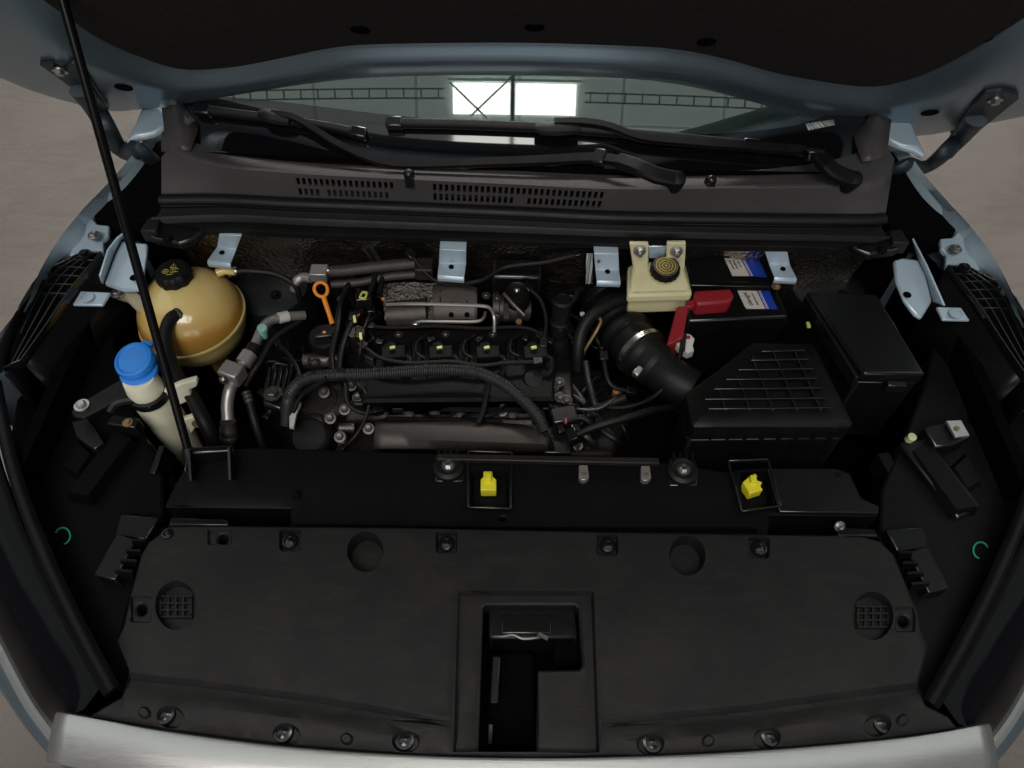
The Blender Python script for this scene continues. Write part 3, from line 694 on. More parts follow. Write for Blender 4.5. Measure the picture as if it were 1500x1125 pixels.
# ------------------------------------------------------------------ wipers
def wiper(label, blade, hook, arm, piv):
    t = thing('wiper', label, 'wiper', P(*piv, z=1.05), 'windshield wipers')
    bl = curve([PG(a, b, .018) for a, b in blade], 24)
    MB().tube(bl, [.004]+[.0085]*22+[.004], 10, flat=1.2).build('blade', RUB, t)
    MB().loft([[p-GN*.004 for p in bl], [p-GN*.016 for p in bl]]).build('rubber_edge', RUB, t, solid=.002)
    for e in (0, -1):
        d = (bl[1]-bl[0]).normalized() if e == 0 else (bl[-2]-bl[-1]).normalized()
        MB().bar(bl[e]-d*.002, bl[e]+d*.03, .021, .020, GN).build('end_cap', GLOSSB, t, bev=.003)
    h0, h1 = PG(*hook[0], .03), PG(*hook[1], .03)
    MB().tube([h0.lerp(h1, f) for f in (0, .15, .5, .85, 1)], [.008, .014, .016, .013, .009], 10, flat=.8).build('hook', PLAS, t)
    ap = curve([PG(a, b, c) if c < .5 else P(a, b, z=c) for a, b, c in arm], 40)
    w_ = [.0062+.0045*(i/39) for i in range(40)]
    mb = MB(); rows = []
    for i, p in enumerate(ap):
        tn = (ap[min(i+1, 39)]-ap[max(i-1, 0)]).normalized(); sd = tn.cross(GN).normalized(); u = sd.cross(tn)
        rows.append([p+sd*w_[i], p+sd*w_[i]*.8+u*.006, p-sd*w_[i]*.8+u*.006, p-sd*w_[i], p-sd*w_[i]-u*.006, p+sd*w_[i]-u*.006, p+sd*w_[i]])
    mb.loft(rows).build('arm', PLASD, t, smooth=45)
    k = int(40*piv[2]) if len(piv) > 2 else 30
    return t, ap
def wiper_head(t, ap, i, j):
    d = (ap[i+1]-ap[i]).normalized()
    MB().bar(ap[i]-d*.012, ap[i]+d*.012, .030, .020, GN).build('hinge_block', PLASD, t, bev=.003)
    rows = []
    for k in range(j, 40):
        tn = (ap[min(k+1, 39)]-ap[k-1]).normalized(); sd = tn.cross(GN).normalized(); u = sd.cross(tn); p = ap[k]
        rows.append([p+sd*.0135-u*.008, p+sd*.0135+u*.006, p+sd*.009+u*.010, p-sd*.009+u*.010, p-sd*.0135+u*.006, p-sd*.0135-u*.008])
    MB().loft(rows).build('arm_root', PLASD, t, smooth=35)
    c = ap[-1]; MB().lathe([(.015, -.03), (.0155, .004), (.013, .010), (.006, .012)], c, GN, 20).build('pivot_cap', PLASD, t)
t, ap = wiper('black wiper whose arm reaches across to the blade end tucked below the hood', [(287, 160), (400, 174), (480, 186), (536, 197)], ((380, 166), (425, 176)),
      [(398, 166, .036), (430, 172, .036), (456, 186, .034), (490, 208, .03), (540, 231, .03), (590, 241, .03), (700, 238, .032), (800, 234, .034), (880, 231, .035), (930, 243, 1.085), (960, 256, 1.08), (992, 263, 1.07)], (992, 263))
wiper_head(t, ap, 31, 33)
t, ap = wiper('black wiper lying across the reflected skylight with its pivot by the barcode plate', [(567, 180), (700, 183), (850, 190), (1000, 203), (1110, 214)], ((784, 188), (850, 188)),
      [(812, 178, .038), (850, 178, .038), (890, 184, .036), (930, 199, .034), (960, 204, .033), (1050, 211, .034), (1120, 216, .035), (1176, 221, .035), (1204, 234, 1.10), (1222, 252, 1.085), (1250, 263, 1.07)], (1255, 262))
wiper_head(t, ap, 32, 34)

# ================================================================== front: radiator cover, trim, support panel
cz = .86
cov = thing('radiator_cover', 'wide black plastic radiator cover with latch cut-out and push clips', 'cover', P(770, 900, z=cz))
ol = [(232, 784), (246, 771), (300, 770), (600, 772), (900, 778), (1262, 784), (1290, 792), (1310, 812), (1324, 845), (1340, 885), (1351, 925), (1360, 948), (1347, 998), (1362, 1030), (1396, 1046), (1412, 1061),
      (1300, 1079), (1128, 1094), (955, 1103), (771, 1106), (600, 1102), (415, 1088), (243, 1066), (124, 1043), (140, 1034), (172, 1018), (187, 982), (171, 938), (181, 915), (194, 860), (207, 812), (218, 794)]
O = xy(ol, cz)
stepL = xy([(187, 984), (300, 996), (450, 1016), (560, 1034), (660, 1047)], cz); stepR = xy([(884, 1049), (985, 1042), (1100, 1031), (1230, 1013), (1348, 998)], cz)
def lerpy(l, x):
    for i in range(len(l)-1):
        if l[i].x <= x <= l[i+1].x: return l[i].y+(l[i+1].y-l[i].y)*(x-l[i].x)/(l[i+1].x-l[i].x)
    return l[0].y if x < l[0].x else l[-1].y
def cov_z(x, y):
    yl = lerpy(stepL if x < 0 else stepR, x); fade = max(0, min(1, (abs(x)-.106)/.012))
    h = 0.010*max(-1, min(0, (y-.16)/.2))
    if y < yl: h -= fade*(.012*min(1, (yl-y)/.007) - .006*max(0, min(1, (yl-y-.012)/.02))); h -= max(0, (yl-y-.035))*.35
    h += .002*math.sin(x*3.2+1)*math.cos(y*9)
    return h
lines = []
for l in (stepL, stepR):
    lines += [l, [p-V((0, .007)) for p in l], [p-V((0, .014)) for p in l], [p-V((0, .032)) for p in l[1:-1]]]
el = lambda a, b, rx, ry, n=22: xy([(a+rx*math.cos(2*math.pi*i/n), b+ry*math.sin(2*math.pi*i/n)) for i in range(n)], cz)
rr = lambda x0, y0, x1, y1, r: xy([tuple(p) for p in rrect(x0, y0, x1, y1, r)], cz)
holes = [xy([(707, 886), (711, 881), (843, 881), (849, 887), (855, 970), (850, 977), (789, 978), (786, 1096), (700, 1096)], cz), el(325, 788, 8, 8, 14), el(205, 891, 8, 9, 14), el(1326, 908, 8, 9, 14)]
feats = [(xy([(670, 865), (870, 866), (879, 1101), (662, 1101)], cz), -.013),
         (el(535, 808, 27, 30), -.030), (el(1007, 813, 27, 30), -.030), (el(258, 887, 31, 36), -.016), (el(1278, 902, 31, 36), -.016)]
for a, b in ((425, 792), (654, 794), (890, 798), (1112, 802)): feats.append((rr(a-16, b-17, a+16, b+16, 6), -.011))
LOWC = [(243, 1047), (415, 1073), (593, 1084), (955, 1088), (1128, 1079), (1292, 1060)]
for a, b in LOWC: feats.append((el(a, b-1, 21, 16), -.010))
for a, b in ((205, 1040), (505, 1079), (1040, 1083), (1328, 1052)): feats.append((el(a, b, 10, 9, 14), .005))
for r in (rr(304, 774, 340, 799, 4), rr(190, 872, 222, 912, 5), rr(1311, 888, 1342, 926, 5)): feats.append((r, -.005))
covm = plate(O, holes, feats, cov_z, thick=.03, edge=.003, lines=lines, grid=.022, wall=.003, tf=lambda x, y, h: V((x, y, cz+h)))
co = covm.build('cover_panel', PLAS, cov, smooth=38)
def clip(a, b, z, big=1):
    c = P(a, b, z=z)
    k = MB().lathe([(.0125*big, -.006), (.0130*big, .002), (.0115*big, .0045), (.0085*big, .005), (.0080*big, .0032), (.0065*big, .0036), (.003, .0055)], c, (0, 0, 1), 22).build('push_clip', mat('shiny_black_clip', (.006, .006, .006), .18, rvar=.05, spec=.6), cov, smooth=30)
for a, b in ((425, 794), (654, 797), (890, 800), (1112, 804)): clip(a, b, cz-.010)
for a, b in LOWC: clip(a, b, cz-.026, 1.12)
clip(246, 783, cz, .7)
for a, b in ((258, 889), (1278, 904)):      # vent grilles at the bottom of the round pockets
    for k in range(5):
        dx = -22+k*11; h = 28*math.sqrt(max(0, 1-(dx/31)**2)); p0 = P(a+dx, b-h*.6, z=cz-.013); p1 = P(a+dx, b+h*.6, z=cz-.013)
        MB().bar(p0, p1, .003, .005).build('grille_bar', PLAS, cov)
    for k in range(4):
        dy = -15+k*10; h = 24
        MB().bar(P(a-h, b+dy, z=cz-.0125), P(a+h, b+dy, z=cz-.0125), .003, .005).build('grille_bar', PLAS, cov)
    MB().lathe([(.029, 0), (.029, .0006)], P(a, b, z=cz-.0178), (0, 0, 1), 24).build('vent_floor', DEEP, cov)
# latch seen through the cut-out
la = thing('hood_latch', 'dark hood latch mechanism with worn bright catch inside the cover cut-out', 'latch', P(780, 950, z=.72))
MB().prism(PS([(716, 890), (842, 890), (846, 935), (716, 935)], z=.825), (0, 0, -.10)).build('latch_housing', GLOSSB, la, bev=.004)
MB().prism(PS([(734, 900), (808, 900), (808, 928), (734, 928)], z=.829), (0, 0, -.02)).build('latch_plate', BLACKP, la, bev=.002)
MB().tube(cr(PZ([(738, 932, .822), (752, 930, .826), (766, 935, .826), (784, 934, .826), (800, 931, .824)]), 6), .0032, 8).build('latch_catch', DULL, la)
MB().bar(P(788, 928, z=.832), P(802, 936, z=.828), .006, .004).build('latch_pin', DULL, la)
MB().prism(PS([(716, 955), (782, 955), (784, 1090), (712, 1090)], z=.77), (0, 0, -.06)).build('latch_bracket', DEEP, la, bev=.004)
MB().bar(P(728, 962, z=.80), P(724, 1030, z=.785), .012, .03).build('side_rib', GLOSSB, la, bev=.002)
MB().bar(P(719, 1060, z=.79), P(718, 1088, z=.78), .005, .012).build('spring_stop', CAST, la)
MB().prism(PS([(812, 930), (848, 930), (848, 975), (812, 975)], z=.80), (0, 0, -.05)).build('release_block', DEEP, la, bev=.003)
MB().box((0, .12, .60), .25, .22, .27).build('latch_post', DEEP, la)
# silver trim strip
tr = thing('front_trim', 'satin silver trim strip along the front edge of the radiator cover', 'trim strip', (0, -.02, .8))
tc_ = curve(PZ([(83, 1044, .838), (160, 1058, .842), (243, 1073, .845), (415, 1095, .847), (600, 1108, .848), (771, 1112, .848), (955, 1109, .848), (1128, 1100, .847), (1300, 1085, .845), (1380, 1074, .842), (1449, 1061, .838)]), 60)
rows = [[p+V((0, .004, -.012)) for p in tc_], tc_, [p+V((0, -.003, .001)) for p in tc_], [p+V((0, -.030, -.004)) for p in tc_], [p+V((0, -.054, -.013)) for p in tc_], [p+V((0, -.058, -.018)) for p in tc_], [p+V((0, -.056, -.030)) for p in tc_]]
MB().loft(rows).build('strip', SILVER, tr, smooth=40, solid=.002)
MB().loft([[p+V((0, -.03, -.06)) for p in tc_], [p+V((0, .03, -.20)) for p in tc_]]).build('grille_backing', DEEP, tr, solid=.01)

# radiator support panel between cover and engine
sp = thing('radiator_support', 'glossy black radiator support panel behind the cover with stepped edge', 'panel', P(770, 720, z=.70))
z = .835
o = xy([(240, 735), (272, 682), (300, 662), (372, 655), (640, 664), (760, 672), (960, 676), (1000, 680), (1060, 690), (1110, 684), (1226, 685), (1246, 692), (1262, 728), (1290, 740), (1288, 754), (1130, 752), (1126, 790), (424, 786), (424, 742), (395, 742), (240, 740)], z)
fe = [(rr2, d) for rr2, d in ((xy([(690, 690), (744, 690), (746, 740), (688, 740)], z), -.02), (xy([(1084, 692), (1124, 690), (1136, 742), (1090, 744)], z), -.02), (xy([(432, 764), (1110, 770), (1110, 779), (432, 776)], z), -.012))]
so = plate(o, [xy([(1215+6*math.cos(k*.5), 737+5*math.sin(k*.5)) for k in range(12)], z), xy([(736+80*0+6*math.cos(k*.5), 757+3*math.sin(k*.5)) for k in range(12)], z)], fe, lambda x, y: -.006*max(0, min(1, (.40-y)/.02)), thick=.10, edge=.003, grid=.025, wall=.004, tf=lambda x, y, h: V((x, y, z+h))).build('support_panel', BLACKP, sp, smooth=35, bev=.0012)
MB().bar(P(640, 671, z=.845), P(965, 677, z=.845), .012, .012).build('top_flange', CAST, sp, bev=.002)
for q in (PZ([(270, 690, .86), (276, 655, .87), (340, 652, .87), (342, 660, .87), (282, 664, .868), (278, 700, .845)]),): MB().prism(q, (0, 0, -.03)).build('rod_pocket', GLOSSB, sp, bev=.002)
MB().bar(P(339, 655, z=.87), P(341, 702, z=.84), .004, .03).build('pocket_rib', PLASD, sp)
MB().bar(P(281, 660, z=.87), P(284, 702, z=.84), .004, .03).build('pocket_rib', PLASD, sp)
MB().prism(PZ([(250, 757, .842), (332, 760, .842), (336, 770, .842), (246, 770, .842)]), (0, 0, -.05)).build('edge_rail', GLOSSB, sp, bev=.003)
MB().prism(PZ([(1226, 772, .842), (1281, 774, .842), (1288, 786, .842), (1228, 786, .842)]), (0, 0, -.05)).build('edge_rail', GLOSSB, sp, bev=.003)
bolt(sp, P(1230, 771, z=.845), (0, -.6, .6), .006); bolt(sp, P(432, 724, z=.838), r=.006, M=BLACKP); bolt(sp, P(1226, 697, z=.838), r=.006, M=BLACKP)
MB().prism(PZ([(1124, 686, .842), (1224, 686, .842), (1244, 694, .842), (1262, 730, .84), (1288, 741, .84), (1287, 752, .84), (1142, 750, .84)]), (0, 0, -.008)).build('side_plate', PLASD, sp, bev=.002)
for fr_ in (((686, 662), (750, 664), (748, 746), (686, 744)), ((1066, 676), (1124, 674), (1143, 742), (1086, 750))):
    q = PS(fr_, z=.839)
    for i in range(4):
        MB().bar(q[i], q[(i+1) % 4], .004, .010).build('clip_box_wall', PLASD, sp, bev=.0015)
def yclip(lab, pts, bp):
    t = thing('yellow_clip', lab, 'clip', P(*bp, z=.83), 'yellow clips on the radiator support')
    MB().prism(PS(pts, z=.846), (0, 0, -.022)).build('clip_body', YELLOW, t, bev=.0015)
    c = P(*bp, z=.846)
    MB().box(c+V((0, .006, .004)), .010, .012, .010).build('clip_tongue', YELLOW, t, bev=.001)
yclip('square yellow plastic clip standing straight in its black box near the latch', [(704, 718), (704, 702), (708, 698), (708, 690), (721, 690), (722, 698), (727, 702), (727, 718)], (715, 706))
yclip('crooked yellow plastic clip in the black box by the air filter', [(1088, 706), (1098, 697), (1106, 693), (1110, 697), (1106, 702), (1117, 706), (1114, 712), (1118, 717), (1099, 723)], (1103, 709))
def mount(lab, a, b):
    t = thing('rubber_mount', lab, 'mount', P(a, b, z=.83), 'radiator mounts')
    c = P(a, b, z=.842)
    MB().lathe([(.026, -.015), (.026, .004), (.020, .008), (.014, .006)], c, (0, 0, 1), 24).build('bushing', RUB, t)
    bolt(t, c+V((0, 0, .007)), r=.008)
    MB().prism(PS([(a-20, b-19), (a+18, b-19), (a+24, b-2), (a+22, b+22), (a-20, b+22)], z=.836), (0, 0, -.03)).build('mount_plate', PLASD, t, bev=.003)
    for k in range(4): MB().bar(P(a-14+k*9, b-24, z=.846), P(a-14+k*9, b-16, z=.846), .004, .016).build('mount_rib', PLASD, t)
mount('round black rubber radiator mount beside the straight yellow clip', 657, 684); mount('round black rubber radiator mount between steel tab and crooked yellow clip', 1000, 690)
def tab(lab, a, b):
    t = thing('steel_tab', lab, 'tab', P(a, b, z=.83), 'steel tabs on the support panel')
    MB().prism(PS([(a-7, b-11), (a+6, b-11), (a+8, b+7), (a+3, b+11), (a-3, b+11), (a-7, b+7)], z=.847), (0, 0, -.016)).build('tab_plate', PIPEA, t, bev=.001)
    MB().lathe([(.0042, 0), (.0042, .0006)], P(a+.5, b+2, z=.847), (0, 0, 1), 14).build('hole', BRASS, t)
tab('small bare steel tab with hole midway along the support panel', 855, 692); tab('small bare steel tab with hole beside a round rubber mount', 946, 693)

# ================================================================== washer filler, coolant tank, hoses
wt = thing('washer_filler', 'ivory washer fluid filler neck with blue flip cap', 'filler neck', P(205, 560, z=.55))
nt_ = P(204, 556, z=.882); ax = V((.02, .0, -1)).normalized()
MB().lathe([(.027, .004), (.028, 0), (.031, -.02), (.031, -.03), (.030, -.034), (.034, -.06), (.034, -.13), (.031, -.20), (.024, -.28), (.024, -.33)], nt_, -ax, 28).build('neck', WHITEP, wt, smooth=60)
cc = P(198, 529, z=.900)
MB().lathe([(.030, -.012), (.033, -.010), (.033, -.004), (.030, -.002)], P(201, 541, z=.892), (-.05, -.1, 1), 28).build('collar_ring', BLUEP, wt)
ca = V((-.10, -.22, 1))
cap = MB().lathe([(.030, -.012), (.0345, -.008), (.0355, .002), (.033, .008), (.028, .0095), (.026, .0075), (.012, .009), (.002, .0095)], cc, ca, 32).build('flip_cap', BLUEP, wt, smooth=45)
MB().box(cc+V((.012, .033, .004)), .022, .016, .010, rz=-.3).build('cap_tongue', BLUEP, cap, bev=.003)
MB().lathe([(.033, -.052), (.036, -.05), (.036, -.034), (.033, -.032)], nt_, -ax, 28).build('clamp_ring', RUB, wt)
yw = nt_.y-.004
web = [(238, 575), (246, 571), (264, 563), (286, 557), (289, 561), (288, 567), (278, 571), (281, 586), (262, 594), (256, 604), (257, 612), (264, 617), (292, 608), (294, 616), (284, 630), (277, 646), (250, 640)]
MB().prism(PS(web, y=yw), (0, .012, 0)).build('side_web', WHITEP, wt, bev=.0025)
MB().lathe([(.008, -.004), (.008, .004)], P(288, 620, y=yw-.002), (0, -1, .3), 14).build('grommet', BRASS, wt)
br = thing('filler_bracket', 'black steel bracket bolted beside the blue washer cap', 'bracket', P(150, 590, z=.80))
MB().prism(PS([(104, 602), (128, 584), (166, 562), (182, 553), (214, 560), (226, 566), (218, 578), (196, 582), (170, 584), (160, 592), (122, 612), (108, 610)], z=.858), (0, 0, -.006)).build('bracket_arm', PLAS, br, bev=.0015)
MB().prism(PS([(104, 618), (128, 612), (152, 648), (138, 658), (112, 640)], z=.83), (0, 0, -.04)).build('bracket_foot', PLASD, br, bev=.002)
bolt(br, P(120, 594, z=.860), r=.009)
MB().bar(P(165, 621, z=.83), P(205, 626, z=.83), .02, .03).build('cross_piece', BLACKP, br, bev=.002); bolt(br, P(187, 619, z=.846), r=.006, M=BRASS)
MB().tube(cr(PZ([(160, 604, .845), (172, 590, .85), (200, 586, .85), (222, 596, .84)]), 6), .008, 8).build('cable', RUB, br)

ct = thing('coolant_tank', 'round amber coolant expansion tank with black warning cap', 'coolant tank', P(283, 470, z=.70))
tcn = P(282, 463, z=.80); tax = V((-.05, -.04, 1)).normalized()
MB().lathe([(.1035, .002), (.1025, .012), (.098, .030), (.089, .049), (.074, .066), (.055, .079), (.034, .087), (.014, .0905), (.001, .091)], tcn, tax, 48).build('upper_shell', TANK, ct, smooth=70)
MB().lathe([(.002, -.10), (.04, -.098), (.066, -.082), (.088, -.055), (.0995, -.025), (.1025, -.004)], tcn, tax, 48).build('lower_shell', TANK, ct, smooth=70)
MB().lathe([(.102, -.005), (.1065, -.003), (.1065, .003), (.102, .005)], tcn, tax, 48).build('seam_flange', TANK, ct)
kc = P(257, 406, z=.892)
MB().lathe([(.026, -.035), (.026, .0)], kc, tax, 24).build('filler_neck', TANK, ct)
kcap = MB().lathe([(.030, -.004), (.0335, -.002), (.034, .010), (.032, .017), (.027, .021), (.012, .0205), (.001, .0205)], kc, tax, 60, lobes=10, amp=.035).build('pressure_cap', PLASD, ct, smooth=40)
sm = frame(kc+tax*.0215, (1, .12, 0), tax)
def symbol_line(pts, r=.0006, par=kcap):
    MB().tube([sm @ V((a*.001, b*.001, 0)) for a, b in pts], r, 5).build('warning_symbol', YINK, par)
symbol_line([(-2, 5), (4, 15), (10, 5), (-2, 5)]); symbol_line([(4, 12), (4, 8.5)], .0005)
symbol_line([(-9+6*math.cos(k*.5)-1, -3+5*math.sin(k*.5)) for k in range(14)]); symbol_line([(-13, -3), (-6, -3)], .0005); symbol_line([(-12, -5), (-7, -1)], .0005)
symbol_line([(0, -7), (0, 1), (14, 1), (14, -7), (0, -7)]); symbol_line([(4, -7), (5, 1)], .0005); symbol_line([(8, -7), (9, 1)], .0005); symbol_line([(-7, -12), (6, -12)], .0005)
armq = PZ([(166, 434, .872), (178, 425, .876), (200, 427, .878), (216, 442, .868), (220, 468, .85), (204, 458, .855), (186, 440, .868)])
MB().prism(armq, (0, 0, -.010)).build('mounting_arm', mat('grey_yellow_plastic', (.34, .30, .20), .4, sss=.1), ct, bev=.003)
bolt(ct, P(172, 430, z=.878), r=.009)
MB().tube(PZ([(318, 400, .872), (330, 396, .874), (345, 397, .874)]), .009, 12).build('overflow_spout', TANK, ct)
MB().tube(PZ([(332, 398, .872), (338, 404, .86)]), .004, 8).build('spout_clip', ZINC, ct)
MB().tube([P(262, 467, z=.862), P(268, 463, z=.858)], .012, 14).build('hose_spigot', TANK, ct)
MB().lathe([(.02, -.17), (.02, -.09)], tcn+V((.01, .0, 0)), (0, 0, 1), 20).build('outlet', TANK, ct)
def hose(name, label, cat, pts, r, M=RUB, n=14, clamps=(), extra=None, group=None):
    path = cr(PZ(pts), 8); t = thing(name, label, cat, path[-1], group)
    MB().tube(path, r, n).build('hose', M, t)
    for f in clamps:
        i = int(f*(len(path)-2)); MB().tube([path[i], path[i].lerp(path[i+1], 1) if (path[i+1]-path[i]).length > .006 else path[min(i+2, len(path)-1)]], r*1.12, 16).build('clamp', ZINC, t)
    return t
hose('coolant_hose', 'black rubber hose clamped to the side of the amber tank', 'hose', [(264, 459, .868), (250, 468, .870), (243, 490, .862), (248, 524, .85), (262, 556, .84), (282, 582, .83), (296, 612, .82), (310, 640, .79), (316, 665, .74)], .0125, clamps=(.02,))
hose('overflow_hose', 'thin black overflow hose curling from the amber tank toward the dipstick', 'hose', [(340, 397, .874), (370, 397, .87), (405, 402, .86), (432, 418, .84), (440, 440, .80)], .006, clamps=(.02,))

# air conditioning line
ac = thing('air_conditioning_line', 'dull aluminium air conditioning pipe with square joint block and teal valve cap', 'pipe', P(336, 640, z=.70))
MB().tube(cr(PZ([(446, 462, .80), (420, 464, .815), (396, 470, .825), (383, 484, .83), (374, 504, .828), (362, 525, .825), (352, 538, .822)]), 6), .0095, 12).build('upper_pipe', PIPEA, ac)
MB().tube(PZ([(373, 506, .828), (367, 517, .826)]), .0125, 14).build('black_joint', RUB, ac)
MB().tube(PZ([(366, 518, .826), (356, 533, .823)]), .0155, 16).build('sleeve', PIPEA, ac)
MB().tube(PZ([(422, 463, .816), (408, 466, .822)]), .0112, 14).build('pipe_label', WHITE, ac)
jb = P(341, 547, z=.822); MB().box(jb, .040, .034, .034, rz=-.35).build('joint_block', PIPEA, ac, bev=.004)
bolt(ac, P(326, 556, z=.83), (-.6, -.6, .3), .006)
MB().tube(cr(PZ([(344, 556, .815), (337, 570, .80), (333, 592, .785), (334, 616, .77)]), 6), .0115, 14).build('lower_pipe', PIPEA, ac)
MB().lathe([(.0145, 0), (.0165, .003), (.0165, .010), (.0150, .013), (.0168, .017), (.0168, .026), (.0145, .030), (.0145, .044)], P(336, 645, z=.735), P(334, 616, z=.775)-P(336, 645, z=.735), 20).build('crimp', ALU, ac)
MB().tube([P(336, 645, z=.737), P(338, 668, z=.70)], .0135, 14).build('rubber_hose', RUB, ac)
MB().lathe([(.0075, -.02), (.0075, -.004), (.0095, -.003), (.0095, .010), (.0075, .012)], P(385, 484, z=.843), (.15, -.1, 1), 16).build('valve_cap', TEAL, ac)
MB().tube(cr(PZ([(440, 470, .79), (415, 486, .80), (398, 500, .805), (380, 530, .80), (366, 552, .79), (358, 566, .785)]), 6), .006, 10).build('thin_pipe', CAST, ac)
MB().lathe([(.008, 0), (.0095, .004), (.008, .008), (.0095, .012), (.008, .016), (.0095, .02), (.008, .024)], P(366, 590, z=.765), P(358, 568, z=.785)-P(366, 590, z=.765), 16).build('thin_crimp', ALU, ac)
MB().tube(cr(PZ([(366, 590, .765), (374, 620, .745), (388, 662, .70)]), 6), .0085, 12).build('thin_hose', RUB, ac)

# ================================================================== engine
en = thing('engine', 'dark four cylinder engine with black valve cover in the bay', 'engine', P(640, 560, z=.46))
MB().prism(PS([(440, 520), (805, 515), (815, 668), (420, 668)], z=.70), (0, 0, -.24)).build('engine_block', CAST, en, bev=.008)
vz = .80
vo = xy([(520, 482), (800, 478), (815, 520), (812, 585), (530, 588), (515, 540)], vz)
vf = []
for k in range(4):
    x0 = 548+k*69; vf.append((xy([(x0, 494), (x0+56, 494), (x0+57, 536), (x0-1, 536)], vz), -.010))
plate(vo, (), vf, lambda x, y: 0, thick=.12, edge=.006, grid=.03, wall=.004, tf=lambda x, y, h: V((x, y, vz+h))).build('valve_cover', mat('soot_black_cover', (.005, .005, .005), .6, spec=.12, bump=.3, bscale=300, bdist=.001), en, smooth=38)
for k in range(4):
    a = 577+k*69; b = 513
    coil = MB().box(P(a, b+6, z=.812), .046, .030, .020, rz=.1); coil.lathe([(.014, 0), (.014, .016), (.010, .019)], P(a-4, b+2, z=.802), (0, 0, 1), 16)
    co_ = coil.build('ignition_coil', MATS['soot_black_cover'], en, bev=.003)
    MB().box(P(a-2, b-4, z=.829), .011, .006, .004, rz=.25).build('lock_tab', LIME, co_, bev=.001)
    bolt(en, P(a+7, 490, z=.803), r=.0055, M=DULL); 
    MB().tube(cr(PZ([(a+14, b+8, .816), (a+24, b+14, .818), (a+22, b+32, .81), (a+10, b+38, .80)]), 5), .004, 8).build('coil_lead', RUB, en)
    MB().bar(P(a-34, 494, z=.801), P(a-8, 488, z=.803), .003, .004).build('cover_rib', PLASD, en)
# head rail under the loom, lower casting edge
MB().prism(PS([(590, 556), (745, 560), (744, 574), (722, 572), (590, 566)], z=.775), (0, 0, -.012)).build('rusty_rail', BRASS, en, bev=.002)
MB().prism(PS([(567, 558), (580, 562), (584, 575), (599, 576), (600, 556)], z=.79), (0, 0, -.005)).build('rail_tab', BRASS, en, bev=.001)
bolt(en, P(591, 562, z=.794), r=.006, M=BRASS); bolt(en, P(538, 568, z=.79), r=.0075, M=DULL); bolt(en, P(661, 569, z=.785), r=.007, M=DULL); bolt(en, P(720, 574, z=.785), r=.007, M=DULL)
lo = PZ([(510, 585, .765), (800, 582, .765), (800, 612, .75), (505, 616, .75)])
MB().prism(lo, (0, 0, -.12)).build('cylinder_head', CAST, en, bev=.005)
for k in range(7):
    a = 545+k*38; MB().box(P(a, 597+2*math.sin(k*2), z=.768), .022, .012, .016, rz=.1*math.sin(k*3)).build('head_lug', CAST, en, bev=.003)
    MB().lathe([(.011, -.01), (.011, .006), (.006, .008)], P(a+16, 606, z=.757), (0, -.4, 1), 12).build('head_boss', CAST, en)
# exhaust manifold shield at the front
mf = thing('manifold_shield', 'long brown grey metal heat shield along the front of the engine', 'heat shield', P(675, 640, z=.60))
sh = [PZ([(550, 616, .775), (680, 618, .778), (802, 625, .775)]), PZ([(550, 624, .785), (680, 627, .787), (803, 634, .784)]), PZ([(548, 642, .784), (680, 646, .785), (803, 650, .782)]), PZ([(547, 656, .770), (680, 656, .772), (803, 658, .768)]), PZ([(547, 668, .70), (680, 668, .70), (803, 668, .70)])]
MB().loft([curve(r, 20) for r in sh]).build('shield_sheet', SHIELD, mf, smooth=50, solid=.004)
MB().box(P(675, 655, z=.70), .28, .05, .14).build('manifold', CAST, mf, bev=.006)
# timing end: castings, filter, bracket
tm = thing('timing_casting', 'grimy aluminium casting at the timing end of the engine', 'casting', P(470, 590, z=.5))
MB().lathe([(.055, -.2), (.058, -.02), (.052, .0), (.038, .008), (.034, .002)], P(468, 588, z=.745), (-.1, -.15, 1), 28).build('pump_body', CAST, tm)
MB().prism(PS([(440, 515), (500, 505), (520, 560), (500, 615), (460, 600), (440, 560)], z=.72), (0, 0, -.2)).build('end_cover', CAST, tm, bev=.01)
MB().tube(PZ([(445, 529, .785), (498, 527, .785)]), .014, 16).build('thermostat_pipe', ALU, tm)
for a, b in ((449, 529), (485, 530), (462, 530)): bolt(tm, P(a, b, z=.80), r=.006, M=ALU)
for a, b in ((484, 613), (475, 575), (515, 565), (524, 582), (505, 600), (498, 640), (540, 628)): bolt(tm, P(a, b, z=.765), (0, -.4, 1), .0075, M=DULL)
MB().tube(PZ([(498, 627, .74), (520, 627, .74)]), .010, 14).build('sensor_body', ALU, tm)
of = thing('oil_filter', 'round black oil filter housing below the corrugated wiring loom', 'oil filter', P(455, 640, z=.5))
fa = V((-.12, -.35, 1))
MB().lathe([(.040, -.16), (.046, -.05), (.047, -.012), (.043, -.003), (.034, .002), (.032, -.001), (.015, .0005), (.001, .001)], P(452, 638, z=.745), fa, 40).build('filter_cap', PLASD, of)
MB().lathe([(.052, -.12), (.054, -.045), (.050, -.040)], P(457, 640, z=.745), fa, 36).build('filter_seat', ALU, of)
eb = thing('engine_mount', 'ribbed black engine mount bracket beside the aluminium pipe', 'bracket', P(400, 580, z=.5))
MB().prism(PS([(395, 540), (432, 528), (424, 560), (412, 600), (384, 592), (386, 560)], z=.78), (0, 0, -.2)).build('mount_body', PLASD, eb, bev=.006)
for k in range(4): MB().bar(P(396+k*9, 540-k*2, z=.785), P(390+k*8, 582, z=.785), .005, .012).build('mount_rib', PLASD, eb, bev=.001)
bolt(eb, P(400, 577, z=.79), r=.012, M=DULL)
MB().prism(PS([(424, 582), (436, 580), (441, 590), (434, 606), (430, 626), (424, 626)], z=.78), (0, 0, -.006)).build('pale_tag', WHITE, eb)
